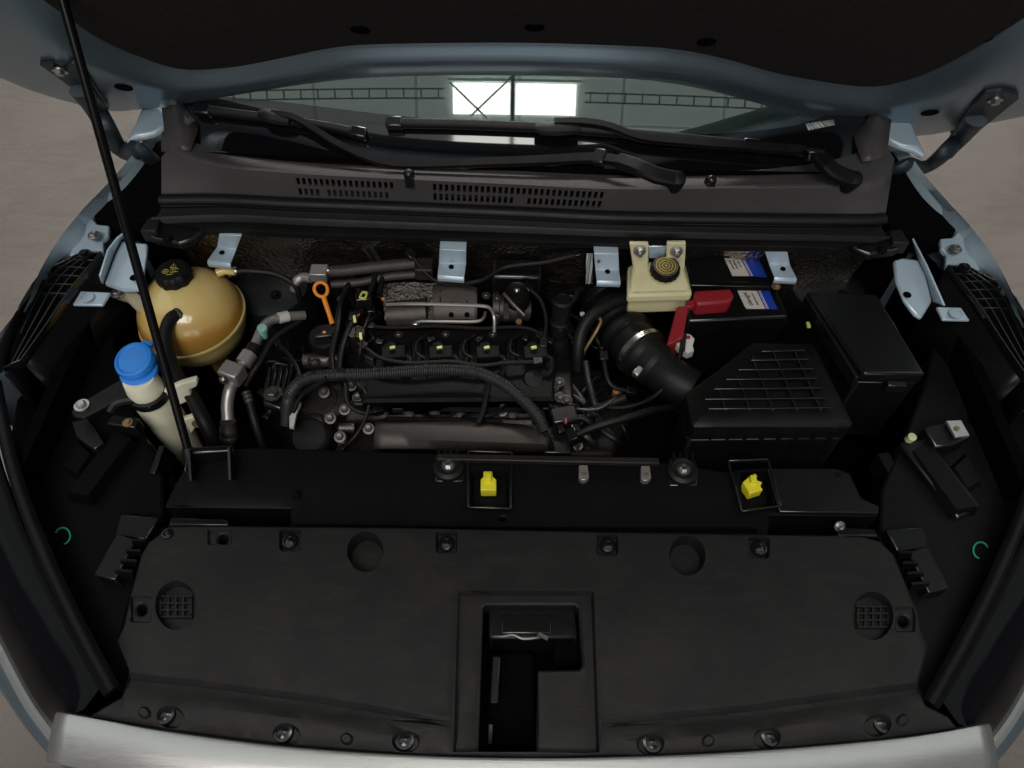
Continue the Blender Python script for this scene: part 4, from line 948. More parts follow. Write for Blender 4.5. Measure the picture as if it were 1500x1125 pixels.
# oil cap and dipstick
oc = thing('oil_filler_cap', 'black oil filler cap under the orange dipstick', 'oil cap', P(475, 505, z=.7))
MB().lathe([(.026, -.10), (.026, -.018), (.031, -.016), (.031, .0), (.028, .006), (.012, .007), (.001, .007)], P(475, 495, z=.825), (0, -.1, 1), 36, lobes=9, amp=.02).build('cap_body', PLASD, oc)
MB().bar(P(462, 495, z=.835), P(488, 492, z=.835), .008, .014).build('cap_grip', PLASD, oc, bev=.002)
MB().box(P(475, 487, z=.834), .006, .005, .003).build('oil_symbol', ORANGE, oc)
dp = thing('dipstick', 'bright orange ring handled oil dipstick', 'dipstick', P(487, 475, z=.8))
dc = P(470, 423, z=.87); dd = P(487, 474, z=.825); dn = (P(478, 450, z=.85)-CAM).normalized(); dv = (dd-dc).normalized(); ds = dv.cross(dn).normalized()
ring = [dc + ds*.0125*math.cos(k*.3142) + dv*(.0125*math.sin(k*.3142)*(1.0 if math.sin(k*.3142) < 0 else 1.25)) for k in range(21)]
MB().tube(ring, .0034, 8).build('ring', ORANGE, dp)
MB().tube([dc+dv*.014, dc+dv*.03, dd.lerp(dc, .2), dd], [.005, .005, .0045, .0055], 8).build('handle_shaft', ORANGE, dp)
MB().tube([dd, dd+V((0, .0, -.12))], .004, 8).build('blade', CAST, dp)
# wiring loom
lm = thing('wiring_loom', 'grey black corrugated wiring loom arching over the front of the engine', 'wiring loom', P(798, 632, z=.76))
lp = cr(PZ([(420, 622, .76), (422, 592, .79), (428, 572, .82), (446, 556, .83), (476, 550, .835), (540, 548, .838), (600, 544, .838), (650, 542, .838), (696, 545, .836), (736, 562, .83), (766, 586, .82), (786, 608, .81), (798, 632, .795)]), 10)
pth, rad = corrugate(lp, .0112, .0042, .07)
MB().tube(pth, rad, 14).build('corrugated_sleeve', mat('conduit_grey', (.022, .021, .0215), .42), lm, smooth=80)
for a, b, wd in ((462, 552, 9), (502, 549, 16), (556, 547, 6), (625, 543, 6), (704, 548, 6)):
    i = min(range(len(pth)), key=lambda k: abs(proj(pth[k])[0]-a)+abs(proj(pth[k])[1]-b)); j = max(2, int(wd/2.2))
    MB().tube(pth[max(0, i-j):i+j], .0132, 14).build('tape_band', RUB, lm)
for pts in ([(480, 552, .84), (460, 566, .82), (440, 580, .80), (428, 604, .78)], [(488, 548, .84), (486, 520, .84), (494, 480, .85), (500, 440, .85), (520, 400, .85)], [(496, 548, .84), (500, 515, .84), (512, 480, .84), (530, 455, .84)], [(535, 440, .85), (548, 410, .86), (545, 380, .87), (528, 360, .88)], [(556, 430, .85), (560, 400, .86), (552, 375, .88), (535, 358, .885)], [(716, 560, .82), (708, 600, .80), (700, 620, .79)], [(798, 632, .79), (806, 650, .77), (810, 668, .74)]):
    MB().tube(cr(PZ(pts), 8), .0058, 8).build('branch', RUB, lm)
# injector/sensor connectors beside the dipstick
cn = thing('sensor_connectors', 'black sensor connector stack with yellow locks beside the dipstick', 'connector', P(520, 460, z=.7))
MB().prism(PS([(515, 460), (545, 452), (555, 500), (520, 505)], z=.80), (0, 0, -.1)).build('sensor_base', PLASD, cn, bev=.006)
MB().lathe([(.020, -.10), (.020, .0), (.024, .002), (.024, .006), (.017, .006), (.017, .05)], P(524, 512, z=.79), (.05, .1, 1), 20).build('sensor_ring', CAST, cn)
MB().box(P(533, 440, z=.845), .03, .022, .03, rz=.2).build('connector_body', PLASD, cn, bev=.003)
q = [P(a, b, z=.868) for a, b in ((527, 436), (531, 428), (538, 429), (535, 438))]
for i in range(4): MB().bar(q[i], q[(i+1) % 4], .003, .004).build('lock_frame', LIME, cn)
for a, b in ((519, 467), (528, 492)): MB().bar(P(a, b-4, z=.846), P(a+1, b+5, z=.846), .005, .004).build('lock_tab', LIME, cn); MB().box(P(a, b, z=.832), .02, .024, .024).build('connector_body', PLASD, cn, bev=.003)
MB().box(P(525, 462, z=.846), .005, .004, .004).build('red_lock', RED, cn); MB().box(P(561, 438, z=.846), .006, .004, .004, rz=.6).build('red_lock', ORANGE, cn)
# exhaust pipes, turbo, thin lines
ex = thing('coolant_return_pipes', 'twin ribbed metal pipes joined by a steel clamp under the cowl', 'pipe', P(520, 400, z=.7))
for pts, r in (([(478, 398, .86), (510, 396, .865), (550, 391, .87), (608, 386, .87)], .0115), ([(486, 417, .845), (530, 413, .85), (570, 405, .855), (608, 402, .855)], .0085)):
    p_, r_ = corrugate(cr(PZ(pts), 8), r, .0045, .05); MB().tube(p_, r_, 14).build('ribbed_pipe', SHIELD, ex, smooth=80)
MB().tube(cr(PZ([(456, 408, .855), (444, 406, .852), (434, 412, .845), (431, 424, .825)]), 6), .0095, 12).build('bent_pipe', PIPEA, ex)
MB().box(P(468, 400, z=.862), .034, .03, .022).build('steel_clamp', PIPEA, ex, bev=.002); bolt(ex, P(481, 396, z=.868), r=.004)
MB().box(P(622, 394, z=.865), .036, .036, .03).build('pipe_socket', CAST, ex, bev=.003)
fo2 = MB(); rows = [[V((P(560+i*7, 415+j*9, z=.83).x, P(560+i*7, 415+j*9, z=.83).y, .83+.004*random.random()-.01*j)) for i in range(14)] for j in range(5)]
fo2.loft(rows).build('foil_wrap', mat('sooty_foil', (.07, .063, .056), .4, metal=1, bump=1, bscale=130, bdist=.004), ex, smooth=60)
tb = thing('turbo_shield', 'brown grey turbo heat shield with two round holes', 'heat shield', P(670, 450, z=.6))
sh = [PZ([(634, 418, .835), (668, 416, .84), (699, 422, .838)]), PZ([(634, 432, .845), (668, 431, .85), (699, 433, .847)]), PZ([(634, 446, .845), (668, 446, .848), (699, 446, .846)]), PZ([(634, 466, .815), (668, 466, .818), (699, 467, .815)]), PZ([(634, 470, .76), (668, 470, .76), (699, 471, .76)])]
ts = MB().loft([curve(r, 14) for r in sh]).build('shield_box', mat('warm_grey_shield', (.30, .265, .245), .42, metal=.7, var=.15, dust=.15), tb, smooth=50, solid=.003)
for a in (661, 684): MB().lathe([(.0052, 0), (.0052, .0012)], P(a, 461, z=.8275), (0, -.75, .65), 16).build('hole', DEEP, ts)
for a in (645, 662, 684): MB().bar(P(a, 424, z=.844), P(a, 446, z=.849), .003, .003).build('crease', SHIELD, ts)
MB().box(P(668, 462, z=.76), .07, .05, .10).build('turbo_core', CAST, tb, bev=.006)
MB().tube(PZ([(568, 462, .80), (626, 458, .805)]), [.028, .030], 20).build('turbo_inlet', SHIELD, tb)
MB().lathe([(.034, 0), (.034, .012), (.028, .014), (.028, .05)], P(722, 452, z=.80), (1, .05, 0), 24).build('turbo_flange', SHIELD, tb)
MB().tube(PZ([(735, 452, .80), (775, 455, .79)]), [.026, .022], 18).build('compressor_pipe', SHIELD, tb)
MB().bar(P(741, 446, z=.832), P(742, 468, z=.825), .010, .008).build('flange_tab', ALU, tb)
for a, b in ((712, 433), (727, 462), (728, 437)): bolt(tb, P(a, b, z=.835), r=.006, M=ALU)
MB().lathe([(.006, -.01), (.006, .004)], P(760, 472, z=.815), (0, -.3, 1), 12).build('brass_plug', BRASS, tb)
oline = thing('oil_line', 'thin bright metal oil line looping around the turbo shield', 'pipe', P(724, 478, z=.75))
MB().tube(cr(PZ([(566, 446, .84), (600, 445, .852), (660, 446, .856), (706, 448, .852), (719, 453, .85), (724, 466, .845), (724, 486, .82)]), 8), .0036, 8).build('upper_run', PIPEA, oline)
MB().tube(cr(PZ([(608, 475, .815), (616, 471, .822), (650, 471, .826), (696, 471, .826), (708, 466, .826), (711, 458, .82)]), 8), .0034, 8).build('lower_run', PIPEA, oline)
bolt(oline, P(609, 475, z=.815), r=.006)
sn = thing('throttle_actuator', 'black round throttle actuator beside the turbo', 'actuator', P(757, 428, z=.7))
MB().lathe([(.026, -.09), (.027, -.004), (.023, .002), (.020, .0), (.001, .001)], P(757, 428, z=.85), (0, -.2, 1), 28).build('actuator_can', PLASD, sn)
MB().box(P(757, 405, z=.84), .10, .05, .05).build('actuator_body', BLACKP, sn, bev=.006)
MB().tube(PZ([(738, 430, .86), (752, 446, .855), (768, 462, .84)]), .004, 8).build('actuator_rod', ALU, sn)
bolt(sn, P(757, 425, z=.852), r=.004)

# gearbox side of the engine: breather, hoses, connectors
bt = thing('breather_pipe', 'upright black breather pipe with metal band behind the valve cover end', 'pipe', P(824, 480, z=.6))
b0 = P(824, 440, z=.87)
MB().lathe([(.018, -.20), (.0185, -.062), (.021, -.060), (.021, -.056), (.0185, -.054), (.020, .0), (.016, .004), (.014, -.004)], b0, (.02, .05, 1), 24).build('pipe_body', PLAS, bt)
MB().lathe([(.0205, -.066), (.0205, -.060)], b0, (.02, .05, 1), 24).build('band', STEEL, bt)
MB().lathe([(.03, -.26), (.032, -.13), (.020, -.10)], b0, (.02, .05, 1), 24).build('pipe_socket', CAST, bt)
hose('vacuum_hose', 'thick black rubber hose bending down beside the breather pipe', 'hose', [(936, 430, .86), (905, 440, .865), (872, 458, .86), (854, 480, .845), (847, 510, .82), (846, 540, .78)], .0125)
hose('brake_hose', 'black hose running behind the brake fluid tank to the firewall', 'hose', [(862, 440, .82), (880, 424, .85), (905, 412, .86), (930, 400, .86)], .008)
hose('metal_vacuum_pipe', 'thin bent brown pipe between breather pipe and intake duct', 'pipe', [(845, 530, .78), (858, 510, .80), (874, 484, .83), (880, 470, .84), (874, 464, .842), (866, 466, .838)], .0036, M=BRASS)
hose('sensor_cable', 'thin black cable looping from white connector under the intake duct', 'cable', [(1000, 506, .85), (990, 540, .845), (968, 572, .82), (940, 590, .79), (905, 598, .77), (870, 592, .76)], .0042)
p_, r_ = corrugate(cr(PZ([(858, 530, .80), (862, 556, .79), (868, 580, .775), (874, 600, .75)]), 8), .0062, .004, .1)
t = thing('gearbox_loom', 'short corrugated cable dropping between engine and intake duct', 'wiring loom', P(874, 600, z=.74)); MB().tube(p_, r_, 10).build('sleeve', mat('conduit_grey', (.022, .021, .0215), .42), t)
p_, r_ = corrugate(cr(PZ([(868, 600, .765), (890, 592, .77), (915, 582, .77)]), 8), .007, .004, .1); MB().tube(p_, r_, 10).build('sleeve', MATS['conduit_grey'], t)
gb = thing('gearbox', 'dark gearbox housing with bolts beside the valve cover', 'gearbox', P(850, 590, z=.46))
MB().prism(PS([(802, 530), (880, 540), (930, 590), (900, 668), (806, 668)], z=.70), (0, 0, -.25)).build('housing', CAST, gb, bev=.01)
MB().prism(PS([(800, 520), (838, 524), (842, 600), (804, 604)], z=.765), (0, 0, -.1)).build('end_housing', PLASD, gb, bev=.006)
for a, b in ((811, 567), (819, 560), (820, 582), (799, 592), (806, 522), (830, 586)): bolt(gb, P(a, b, z=.772), (0, -.2, 1), .0075, M=DULL)
MB().lathe([(.020, -.05), (.021, .01), (.017, .016), (.002, .018)], P(780, 558, z=.79), (.1, -.3, 1), 20).build('sensor_cap', PLAS, gb)
for a, b in ((800, 545), (903, 573)): MB().lathe([(.007, -.02), (.007, .002), (.005, .0035), (.004, .0)], P(a, b, z=.775), (0, -.3, 1), 14).build('orange_seal', mat('copper_orange', (.35, .13, .04), .45), gb)
MB().box(P(826, 612, z=.77), .05, .035, .03, rz=.2).build('plug_block', PLASD, gb, bev=.004); MB().box(P(829, 617, z=.787), .004, .012, .003).build('red_lock', RED, gb)
MB().tube(cr(PZ([(838, 614, .775), (852, 612, .78), (866, 622, .77), (872, 640, .74)]), 6), .007, 10).build('loom_end', RUB, gb)
MB().tube(cr(PZ([(838, 622, .78), (843, 640, .765), (846, 664, .74)]), 6), .0024, 6).build('bare_wire', ZINC, gb)
MB().box(P(815, 652, z=.74), .05, .06, .04).build('plug_block', PLASD, gb, bev=.004)
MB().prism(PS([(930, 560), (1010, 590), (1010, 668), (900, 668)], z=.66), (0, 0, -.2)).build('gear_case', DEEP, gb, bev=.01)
w_ = thing('sensor_plug', 'white nylon connector plug with torn edges beside the red battery cover', 'connector', P(1001, 500, z=.83))
MB().prism(PZ([(987, 497, .852), (992, 490, .856), (1000, 486, .858), (1012, 490, .858), (1018, 496, .855), (1015, 506, .85), (1017, 514, .846), (1008, 517, .845), (996, 510, .848)]), (0, 0, -.018)).build('plug_shell', WHITE, w_, bev=.0015)
MB().bar(P(1002, 488, z=.861), P(999, 514, z=.85), .010, .006).build('plug_strap', RUB, w_); MB().box(P(1008, 494, z=.859), .007, .005, .004).build('red_lock', RED, w_)
c_ = thing('pipe_clip', 'small white clip on the firewall pipe beside the breather pipe', 'clip', P(854, 461, z=.84)); MB().box(P(853, 460, z=.85), .009, .007, .006).build('clip_head', WHITE, c_, bev=.001); MB().box(P(853, 462, z=.835), .006, .03, .01).build('clip_stem', PLASD, c_)

# intake duct
du = thing('intake_duct', 'ribbed black rubber intake duct with steel band clamp', 'intake duct', P(930, 520, z=.6))
ip = resample(cr(PZ([(885, 440, .79), (905, 470, .80), (925, 500, .81), (945, 522, .815), (965, 540, .815), (985, 556, .815), (1012, 572, .81)]), 10), 60)
ir = [.050*(1+(.07*math.sin(i*.9) if 6 < i < 28 else 0))*(1 if i < 38 else (.9 if i < 44 else .8)) for i in range(60)]
MB().tube(ip, ir, 28).build('duct', RUB, du, smooth=70)
MB().tube(ip[33:36], .0535, 32).build('band_clamp', STEEL, du)
cp = P(934, 545, z=.838); MB().box(cp, .022, .014, .012, rz=.9).build('clamp_screw', ZINC, du, bev=.002)
# air filter box
af = thing('air_filter_box', 'black air filter box with raised rib grid on its angled lid', 'air filter', P(1120, 600, z=.6))
az = .88
o = xy([(1005, 576), (1057, 538), (1098, 504), (1104, 501), (1190, 500), (1196, 503), (1252, 616), (1248, 622), (1018, 625), (1013, 620)], az)
plate(o, (), (), lambda x, y: .004*math.cos((x-.3)*9), thick=.045, edge=.007, grid=.03, tf=lambda x, y, h: V((x, y, az+h))).build('lid', PLASD, af, smooth=40)
for y_, x0, x1 in ((515, 1115, 1178), (528, 1099, 1184), (542, 1081, 1192), (556, 1063, 1196), (570, 1045, 1203), (585, 1032, 1209), (599, 1037, 1216)):
    MB().bar(P(x0, y_+.5, z=az+.005), P(x1, y_-1, z=az+.005), .0042, .008).build('lid_rib', PLASD, af, bev=.001)
for a0, b0_, a1 in ((1051, 565, 1063), (1080, 551, 1098), (1102, 523, 1132), (1131, 511, 1167), (1162, 511, 1202)):
    MB().bar(P(a0, b0_, z=az+.0045), P(a1, 602, z=az+.0045), .004, .007).build('lid_rib', PLASD, af, bev=.001)
ob = [V((p.x*.985+.004, p.y*.985+.006)) for p in o]
MB().prism([V((p.x, p.y, az-.04)) for p in ob], (0, 0, -.20)).build('base', PLASD, af, bev=.004)
for k in range(8):
    a = 1046+k*25.5; p0 = P(a, 622, z=az-.006); MB().tube([p0+V((0, -.002, -.004)), p0+V((0, -.004, -.05)), p0+V((0, 0, -.16))], .0055, 8).build('front_rib', PLASD, af)
# battery
ba = thing('battery', 'black car battery with cream and blue labels and red terminal cover', 'battery', P(1085, 430, z=.66))
bz = .86
MB().prism(PS([(1004, 372), (1118, 376), (1156, 464), (1008, 470)], z=bz), (0, 0, -.05)).build('battery_lid', BLACKP, ba, bev=.005)
MB().prism([p+V((0, 0, -.05)) for p in PS([(1006, 374), (1116, 378), (1153, 461), (1010, 466)], z=bz)], (0, 0, -.14)).build('case', BLACKP, ba, bev=.004)
MB().bar(P(1006, 477, z=bz-.03), P(1154, 474, z=bz-.03), .006, .008).build('case_rib', BLACKP, ba)
def lab(pts, M, h=.0012, name='label_field'): return MB().prism(PS(pts, z=bz+h), (0, 0, -.001)).build(name, M, ba)
lab([(1079, 423), (1107, 423), (1121, 452), (1094, 452), (1091, 449)], LABELW); lab([(1107, 423), (1126, 424), (1139, 453), (1121, 452)], LABELB)
lab([(1061, 378), (1084, 378), (1098, 404), (1073, 404)], LABELW); lab([(1084, 378), (1112, 380), (1124, 406), (1098, 404)], LABELB)
for dx in (2.2, 4.2):
    lab([(1107+dx, 423), (1108+dx, 423), (1122+dx, 452), (1121+dx, 452)], LABELW, .0018, 'label_stripe'); lab([(1084+dx, 378), (1085+dx, 378), (1099+dx, 404), (1098+dx, 404)], LABELW, .0018, 'label_stripe')
tdir = P(1092, 428, z=bz)-P(1104, 450, z=bz)
text('olanger', INK, ba, frame(P(1095.5, 437.5, z=bz+.0022), tdir, (0, 0, 1)), .0125)
# the rest of the print is too small to read in the photograph: rows of short ink strokes
side = V((tdir.y, -tdir.x, 0)).normalized(); al = tdir.normalized(); rl = random.Random(5)
for (a, b), n, h in (((1106, 438), 9, .0035), ((1072, 388), 7, .0045), ((1077, 387), 7, .0045), ((1083, 387), 5, .004)):
    c = P(a, b, z=bz+.0022); mb = MB()
    for k in range(n): mb.box(c+al*(k-(n-1)/2)*.0036, .0022*rl.uniform(.6, 1.2), h*rl.uniform(.6, 1), .0003, rz=math.atan2(al.y, al.x))
    mb.build('fine_print', INK, ba)
MB().prism(PZ([(1010, 410, .875), (1142, 414, .875), (1144, 420, .875), (1012, 418, .875)]), (0, 0, -.014)).build('hold_down_bar', BLACKP, ba, bev=.002)
bolt(ba, P(1137, 419, z=.882), r=.006, M=BRASS)
MB().prism(PZ([(1017, 425, .895), (1070, 422, .895), (1076, 432, .893), (1070, 442, .89), (1022, 446, .89), (1016, 436, .892)]), (0, 0, -.034)).build('terminal_cover', RED, ba, bev=.005, seg=3)
MB().prism(PZ([(992, 448, .88), (1010, 447, .88), (1001, 494, .865), (986, 500, .86), (976, 506, .85)]), (0, 0, -.05)).build('cable_cover', RED, ba, bev=.004, seg=3)
MB().prism(PZ([(1006, 440, .884), (1018, 438, .886), (1018, 448, .882), (1006, 450, .882)]), (0, 0, -.012)).build('cover_link', RED, ba, bev=.002)
# brake fluid reservoir
bk = thing('brake_fluid_reservoir', 'yellowed brake fluid reservoir with black printed cap and two bolted ears', 'reservoir', P(966, 430, z=.80))
tp = PZ([(926, 388, .93), (1000, 386, .93), (1012, 424, .915), (920, 426, .915)])
bt_ = [p+V((0, -.004, -.024)) for p in tp]; cxy = sum(tp, V((0, 0, 0)))/4
MB().prism([V((p.x, p.y, .9155)) for p in PS([(920, 388), (1005, 386), (1015, 430), (919, 433)], z=.9155)], (0, 0, -.022)).build('tank', RESV, bk, bev=.006, seg=3)
MB().frustum([cxy+(p-cxy)*.93+V((0, .004, .006)) for p in tp], [V((p.x, p.y, .912)) for p in PS([(921, 390), (1004, 388), (1013, 429), (921, 432)], z=.912)]).build('tank_shoulder', RESV, bk, bev=.008, seg=3)
MB().prism(PS([(924, 390), (1004, 388), (1012, 432), (922, 435)], z=.8935), (0, 0, -.05)).build('tank_bottom', RESV, bk, bev=.006)
yv = P(960, 392, z=.93).y
for q in ([(922, 357), (950, 357), (950, 396), (928, 397)], [(977, 356), (1005, 356), (1003, 396), (975, 396)]):
    MB().prism(PS(q, y=yv-.002), (0, .008, 0)).build('ear', RESV, bk, bev=.002)
for a, b in ((937, 367), (991, 368)):
    c = P(a, b, y=yv-.004); bolt(bk, c, (0, -1, .2), .008); MB().tube([c, c+V((0, -.016, .002))], .0042, 10).build('stud', ZINC, bk)
MB().prism(PS([(950, 362), (976, 362), (974, 378), (951, 378)], y=yv+.012), (0, .004, 0)).build('back_bracket', BLUEM, bk)
rc = P(973, 398, z=.938)
MB().lathe([(.022, -.012), (.022, 0)], rc, (0, -.12, 1), 24).build('cap_collar', RESV, bk)
k = MB().lathe([(.0255, 0), (.0275, .002), (.0275, .012), (.0255, .0165), (.0235, .0175), (.001, .0175)], rc, (0, -.12, 1), 64, lobes=16, amp=.025).build('screw_cap', PLASD, bk, smooth=35)
MB().lathe([(.0225, .0176), (.0225, .0184), (.001, .0186)], rc, (0, -.12, 1), 36).build('printed_disc', CAPPRINT, k)
MB().box(P(938, 417, z=.921), .010, .004, .001).build('level_mark', LABELW, bk)
# fuse box
fu = thing('fuse_box', 'smooth black fuse box lid beside the air filter box', 'fuse box', P(1290, 520, z=.6))
q = PZ([(1182, 426, .90), (1285, 430, .90), (1357, 548, .905), (1266, 547, .905)]); c = sum(q, V((0, 0, 0)))/4
MB().prism(q, (0, 0, -.028)).build('lid', mat('fuse_lid_plastic', (.008, .0075, .0075), .2, spec=.5, rvar=.05), fu, bev=.005, seg=3)
MB().prism([c+(p-c)*.97+V((0, 0, -.028)) for p in q], (0, 0, -.18)).build('base', BLACKP, fu, bev=.004)
MB().prism(PZ([(1300, 557, .888), (1326, 558, .888), (1330, 566, .885), (1302, 565, .885)]), (0, 0, -.02)).build('latch_clip', PLASD, fu, bev=.0015)
MB().box(P(1184, 476, z=.87), .006, .012, .004).build('yellow_dot', LIME, fu)
MB().bar(P(1178, 440, z=.88), P(1252, 560, z=.88), .006, .03).build('side_rail', PLASD, fu, bev=.001)
# cowl mounting brackets
def cbr(lab_, up, lowr, hole, rz=0):
    t = thing('cowl_bracket', lab_, 'bracket', P(*hole, z=.88), 'pale blue brackets under the cowl')
    a, b, c, d = PZ(up); e, f = PZ(lowr)
    off = V((0, 0, -.004))
    rows = [[a+V((0, .03, .004)), b+V((0, .03, .004))], [a, b], [a.lerp(d, .1), b.lerp(c, .1)], [d, c], [d.lerp(e, .15)+V((0, 0, -.0005)), c.lerp(f, .15)+V((0, 0, -.0005))], [e, f], [e+V((0, -.004, -.004)), f+V((0, -.004, -.004))], [e+V((0, -.003, -.012)), f+V((0, -.003, -.012))]]
    MB().loft(rows).build('bracket_plate', BLUEM, t, solid=.003, bev=.001)
    MB().lathe([(.0052, 0), (.0052, .001)], P(*hole, z=.9095), (0, -.05, 1), 18).build('hole', DEEP, t)
cbr('pale blue bracket under the cowl above the amber tank', [(321, 344, .945), (354, 345, .945), (347, 364, .908), (318, 362, .908)], [(304, 382, .905), (338, 386, .905)], (325, 370))
cbr('pale blue bracket under the cowl above the turbo shield', [(644, 365, .945), (683, 367, .945), (683, 386, .908), (643, 385, .908)], [(641, 403, .905), (680, 406, .905)], (661, 391))
cbr('pale blue bracket with a rust spot beside the brake fluid tank', [(870, 371, .945), (906, 371, .945), (907, 396, .908), (872, 395, .908)], [(874, 411, .905), (909, 412, .905)], (890, 398))
cbr('pale blue bracket under the cowl above the battery', [(1119, 364, .945), (1153, 366, .945), (1157, 388, .908), (1126, 386, .908)], [(1134, 406, .905), (1167, 408, .905)], (1147, 394))
st = thing('barcode_sticker', 'small white barcode sticker beside the rust spotted bracket', 'sticker', P(864, 395, y=.90))
MB().prism(PS([(859, 372), (868, 372), (868, 416), (858, 416)], y=.885), (0, .002, 0)).build('sticker_sheet', BARS, st); MB().prism(PS([(858, 368), (906, 368), (906, 430), (857, 430)], y=.889), (0, .06, 0)).build('sticker_bracket', BLACKP, st)
# dark blue-black strut housings at the bay corners
for a, lb in ((395, 'rounded dark strut tower behind the amber tank'), (1215, 'rounded dark strut tower behind the fuse box')):
    t = thing('strut_tower', lb, 'strut tower', P(a, 410, z=.6), 'strut towers'); c = P(a, 418, z=.77)
    MB().lathe([(.085, -.3), (.085, -.03), (.078, -.008), (.06, 0), (.03, .004), (.001, .004)], c, (0, 0, 1), 40).build('tower_dome', mat('dark_blue_primer', (.010, .013, .015), .5, metal=.3), t)
    bolt(t, c+V((.02, -.03, .004)), r=.008, M=BLACKP)
# bracket block by the fuse box and lamp
bb = thing('lamp_bracket', 'black bracket block with bare metal plate beside the fuse box lamp', 'bracket', P(1380, 650, z=.7))
MB().prism(PZ([(1354, 625, .84), (1404, 614, .845), (1422, 640, .84), (1396, 652, .835), (1370, 655, .83)]), (0, 0, -.08)).build('block', PLASD, bb, bev=.003)
MB().prism(PZ([(1386, 616, .853), (1408, 615, .853), (1421, 638, .85), (1400, 640, .85)]), (0, 0, -.006)).build('metal_plate', PIPEA, bb, bev=.001)
MB().lathe([(.0045, 0), (.0045, .0006)], P(1402, 627, z=.853), (0, 0, 1), 14).build('hole', BRASS, bb)
MB().prism(PZ([(1318, 648, .82), (1358, 640, .82), (1440, 742, .81), (1404, 760, .81)]), (0, 0, -.06)).build('side_rail', PLASD, bb, bev=.004)
MB().lathe([(.0075, -.01), (.0075, .004), (.005, .005)], P(1335, 641, z=.83), (0, -.2, 1), 16).build('pale_nut', mat('pale_yellow_nut', (.55, .55, .30), .5), bb)
MB().prism(PZ([(1286, 664, .80), (1302, 662, .80), (1348, 740, .79), (1332, 744, .79)]), (0, 0, -.05)).build('inner_rail', BLACKP, bb, bev=.002)
lr = thing('side_duct', 'black duct rail running beside the washer filler neck', 'duct', P(200, 690, z=.6))
MB().prism(PZ([(160, 642, .80), (205, 632, .80), (222, 650, .79), (168, 745, .78), (120, 740, .78)]), (0, 0, -.06)).build('rail_body', PLASD, lr, bev=.004)
MB().bar(P(246, 660, z=.79), P(232, 700, z=.78), .01, .05).build('rail_edge', GLOSSB, lr, bev=.001)

# ================================================================== loose wiring and small fittings round the engine
def cable(name, label, pts, r, M=RUB, tip=None):
    path = cr(PZ(pts), 8); t = thing(name, label, 'cable', path[0]); MB().tube(path, r, 8).build('cable_run', M, t)
    for p, q in ((path[0], path[1]), (path[-1], path[-2])):
        d = (q-p).normalized(); MB().bar(p-d*.006, p+d*.012, r*3.4, r*3.0).build('plug', PLASD, t, bev=.001)
cable('injector_cable', 'thin black cable draped from the dipstick connectors across the valve cover', [(530, 505, .83), (556, 524, .828), (600, 532, .826), (660, 530, .824), (704, 536, .822), (740, 532, .822), (790, 530, .82)], .0042)
cable('sensor_lead', 'thin black lead crossing behind the ignition coils', [(540, 478, .825), (580, 480, .822), (640, 478, .822), (700, 481, .822), (770, 480, .82), (806, 500, .81)], .0036)
cable('glow_cable', 'black cable looped over the grimy timing casting', [(492, 536, .82), (506, 560, .81), (510, 590, .79), (532, 604, .78), (556, 600, .775)], .005)
cable('starter_cable', 'heavy black cable between gearbox housing and battery tray', [(838, 640, .77), (872, 626, .79), (920, 612, .80), (960, 600, .79), (996, 594, .77)], .0075)
cable('ground_strap', 'black ground cable hanging beside the ribbed intake duct', [(884, 520, .81), (888, 548, .80), (898, 566, .79), (926, 574, .78)], .0045)
cable('pump_lead', 'black lead running up from the oil filter to the loom bend', [(498, 660, .74), (520, 640, .76), (536, 612, .775), (540, 586, .79), (528, 560, .81)], .004)
cable('firewall_cable', 'black cable sagging along the foil behind the turbo', [(600, 372, .89), (640, 412, .865), (700, 412, .865), (740, 392, .87), (800, 384, .88), (850, 372, .89)], .0045)
cable('throttle_lead', 'black lead dropping from the throttle actuator to the valve cover', [(772, 420, .86), (792, 440, .85), (800, 470, .835), (796, 505, .82)], .0042)
cable('knock_lead', 'thin black lead beside the long manifold shield end', [(806, 560, .79), (796, 580, .785), (812, 600, .78), (822, 630, .77)], .0036)
cable('compressor_lead', 'thin black lead between aluminium pipe and engine mount', [(404, 500, .80), (420, 516, .80), (436, 540, .81), (440, 566, .81)], .004)
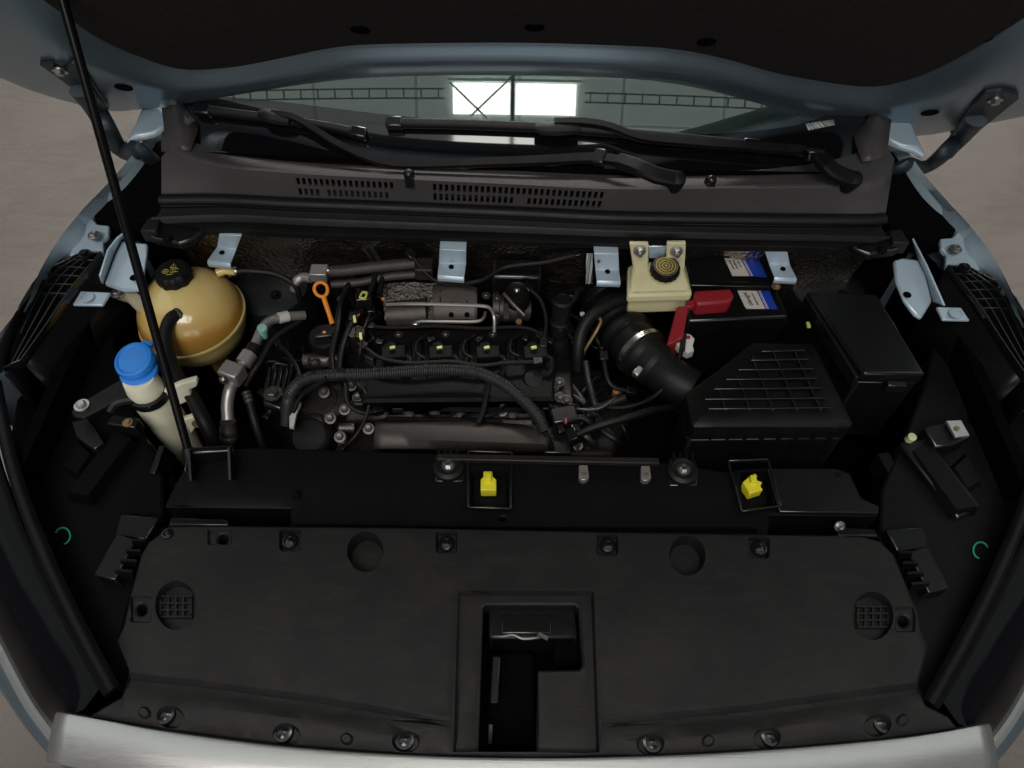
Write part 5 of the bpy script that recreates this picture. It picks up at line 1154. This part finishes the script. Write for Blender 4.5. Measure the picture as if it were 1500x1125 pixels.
for k, (a, b, zz) in enumerate(((556, 502, .803), (632, 498, .803), (702, 498, .803), (770, 496, .803))):
    MB().box(P(a, b, z=zz+.006), .016, .012, .012, rz=.4*k).build('clip_block', PLASD, en, bev=.002)
    MB().tube(cr(PZ([(a-10, b+26, .81), (a-22, b+18, .815), (a-20, b+2, .815), (a-6, b-6, .81)]), 5), .0032, 7).build('coil_lead', RUB, en)
for k in range(9):
    a = 540+k*31; MB().lathe([(.013, -.01), (.013, .006), (.009, .009), (.002, .009)], P(a, 578+3*math.sin(k*2.1), z=.782), (0, -.3, 1), 14).build('cover_boss', CAST, en)
MB().tube(cr(PZ([(520, 592, .775), (600, 590, .778), (700, 588, .778), (790, 590, .77)]), 6), .0065, 10).build('fuel_rail', CAST, en)

rs = MB().lathe([(.0035, 0), (.003, .0005)], P(877, 383, y=.8445), (0, -1, .4), 10)
bkt = [o for o in bpy.data.objects if o.get('label', '').startswith('pale blue bracket with a rust')][0]
rs.build('rust_spot', mat('rust', (.16, .05, .02), .8), bkt)

# small clutter in the gaps: short leads, clips and plugs that belong to the loom and the gearbox
rnd = random.Random(11)
def spot(reg): a, b, c, d = reg; return rnd.uniform(a, b), rnd.uniform(c, d)
for reg, n, z0, par in (((490, 560, 400, 530), 12, .825, lm), ((800, 900, 400, 520), 8, .80, lm), ((806, 930, 540, 655), 12, .765, lm), ((385, 450, 470, 640), 7, .775, lm), ((560, 790, 575, 612), 8, .778, lm)):
    for k in range(n):
        (a, b), (c, d) = spot(reg), spot(reg); m1 = ((a+c)/2+rnd.uniform(-16, 16), (b+d)/2+rnd.uniform(-16, 16)); zz = z0+rnd.uniform(-.02, .01)
        MB().tube(cr(PZ([(a, b, zz-.03), (a*.7+m1[0]*.3, b*.7+m1[1]*.3, zz), (*m1, zz+.006), (c*.8+m1[0]*.2, d*.8+m1[1]*.2, zz), (c, d, zz-.035)]), 6), rnd.choice((.0022, .003, .0042, .0055)), 7).build('branch', rnd.choice((RUB, RUB, MATS['conduit_grey'], GLOSSB)), par)
        if k % 2 == 0: MB().box(P(c, d, z=zz-.012), rnd.uniform(.010, .022), rnd.uniform(.008, .016), .016, rz=rnd.uniform(0, 3)).build('plug', PLASD, par, bev=.0015)
        if k % 3 == 0: bolt(par, P(*spot(reg), z=zz-.012), (rnd.uniform(-.3, .3), -.4, 1), rnd.uniform(.004, .007), M=DULL)
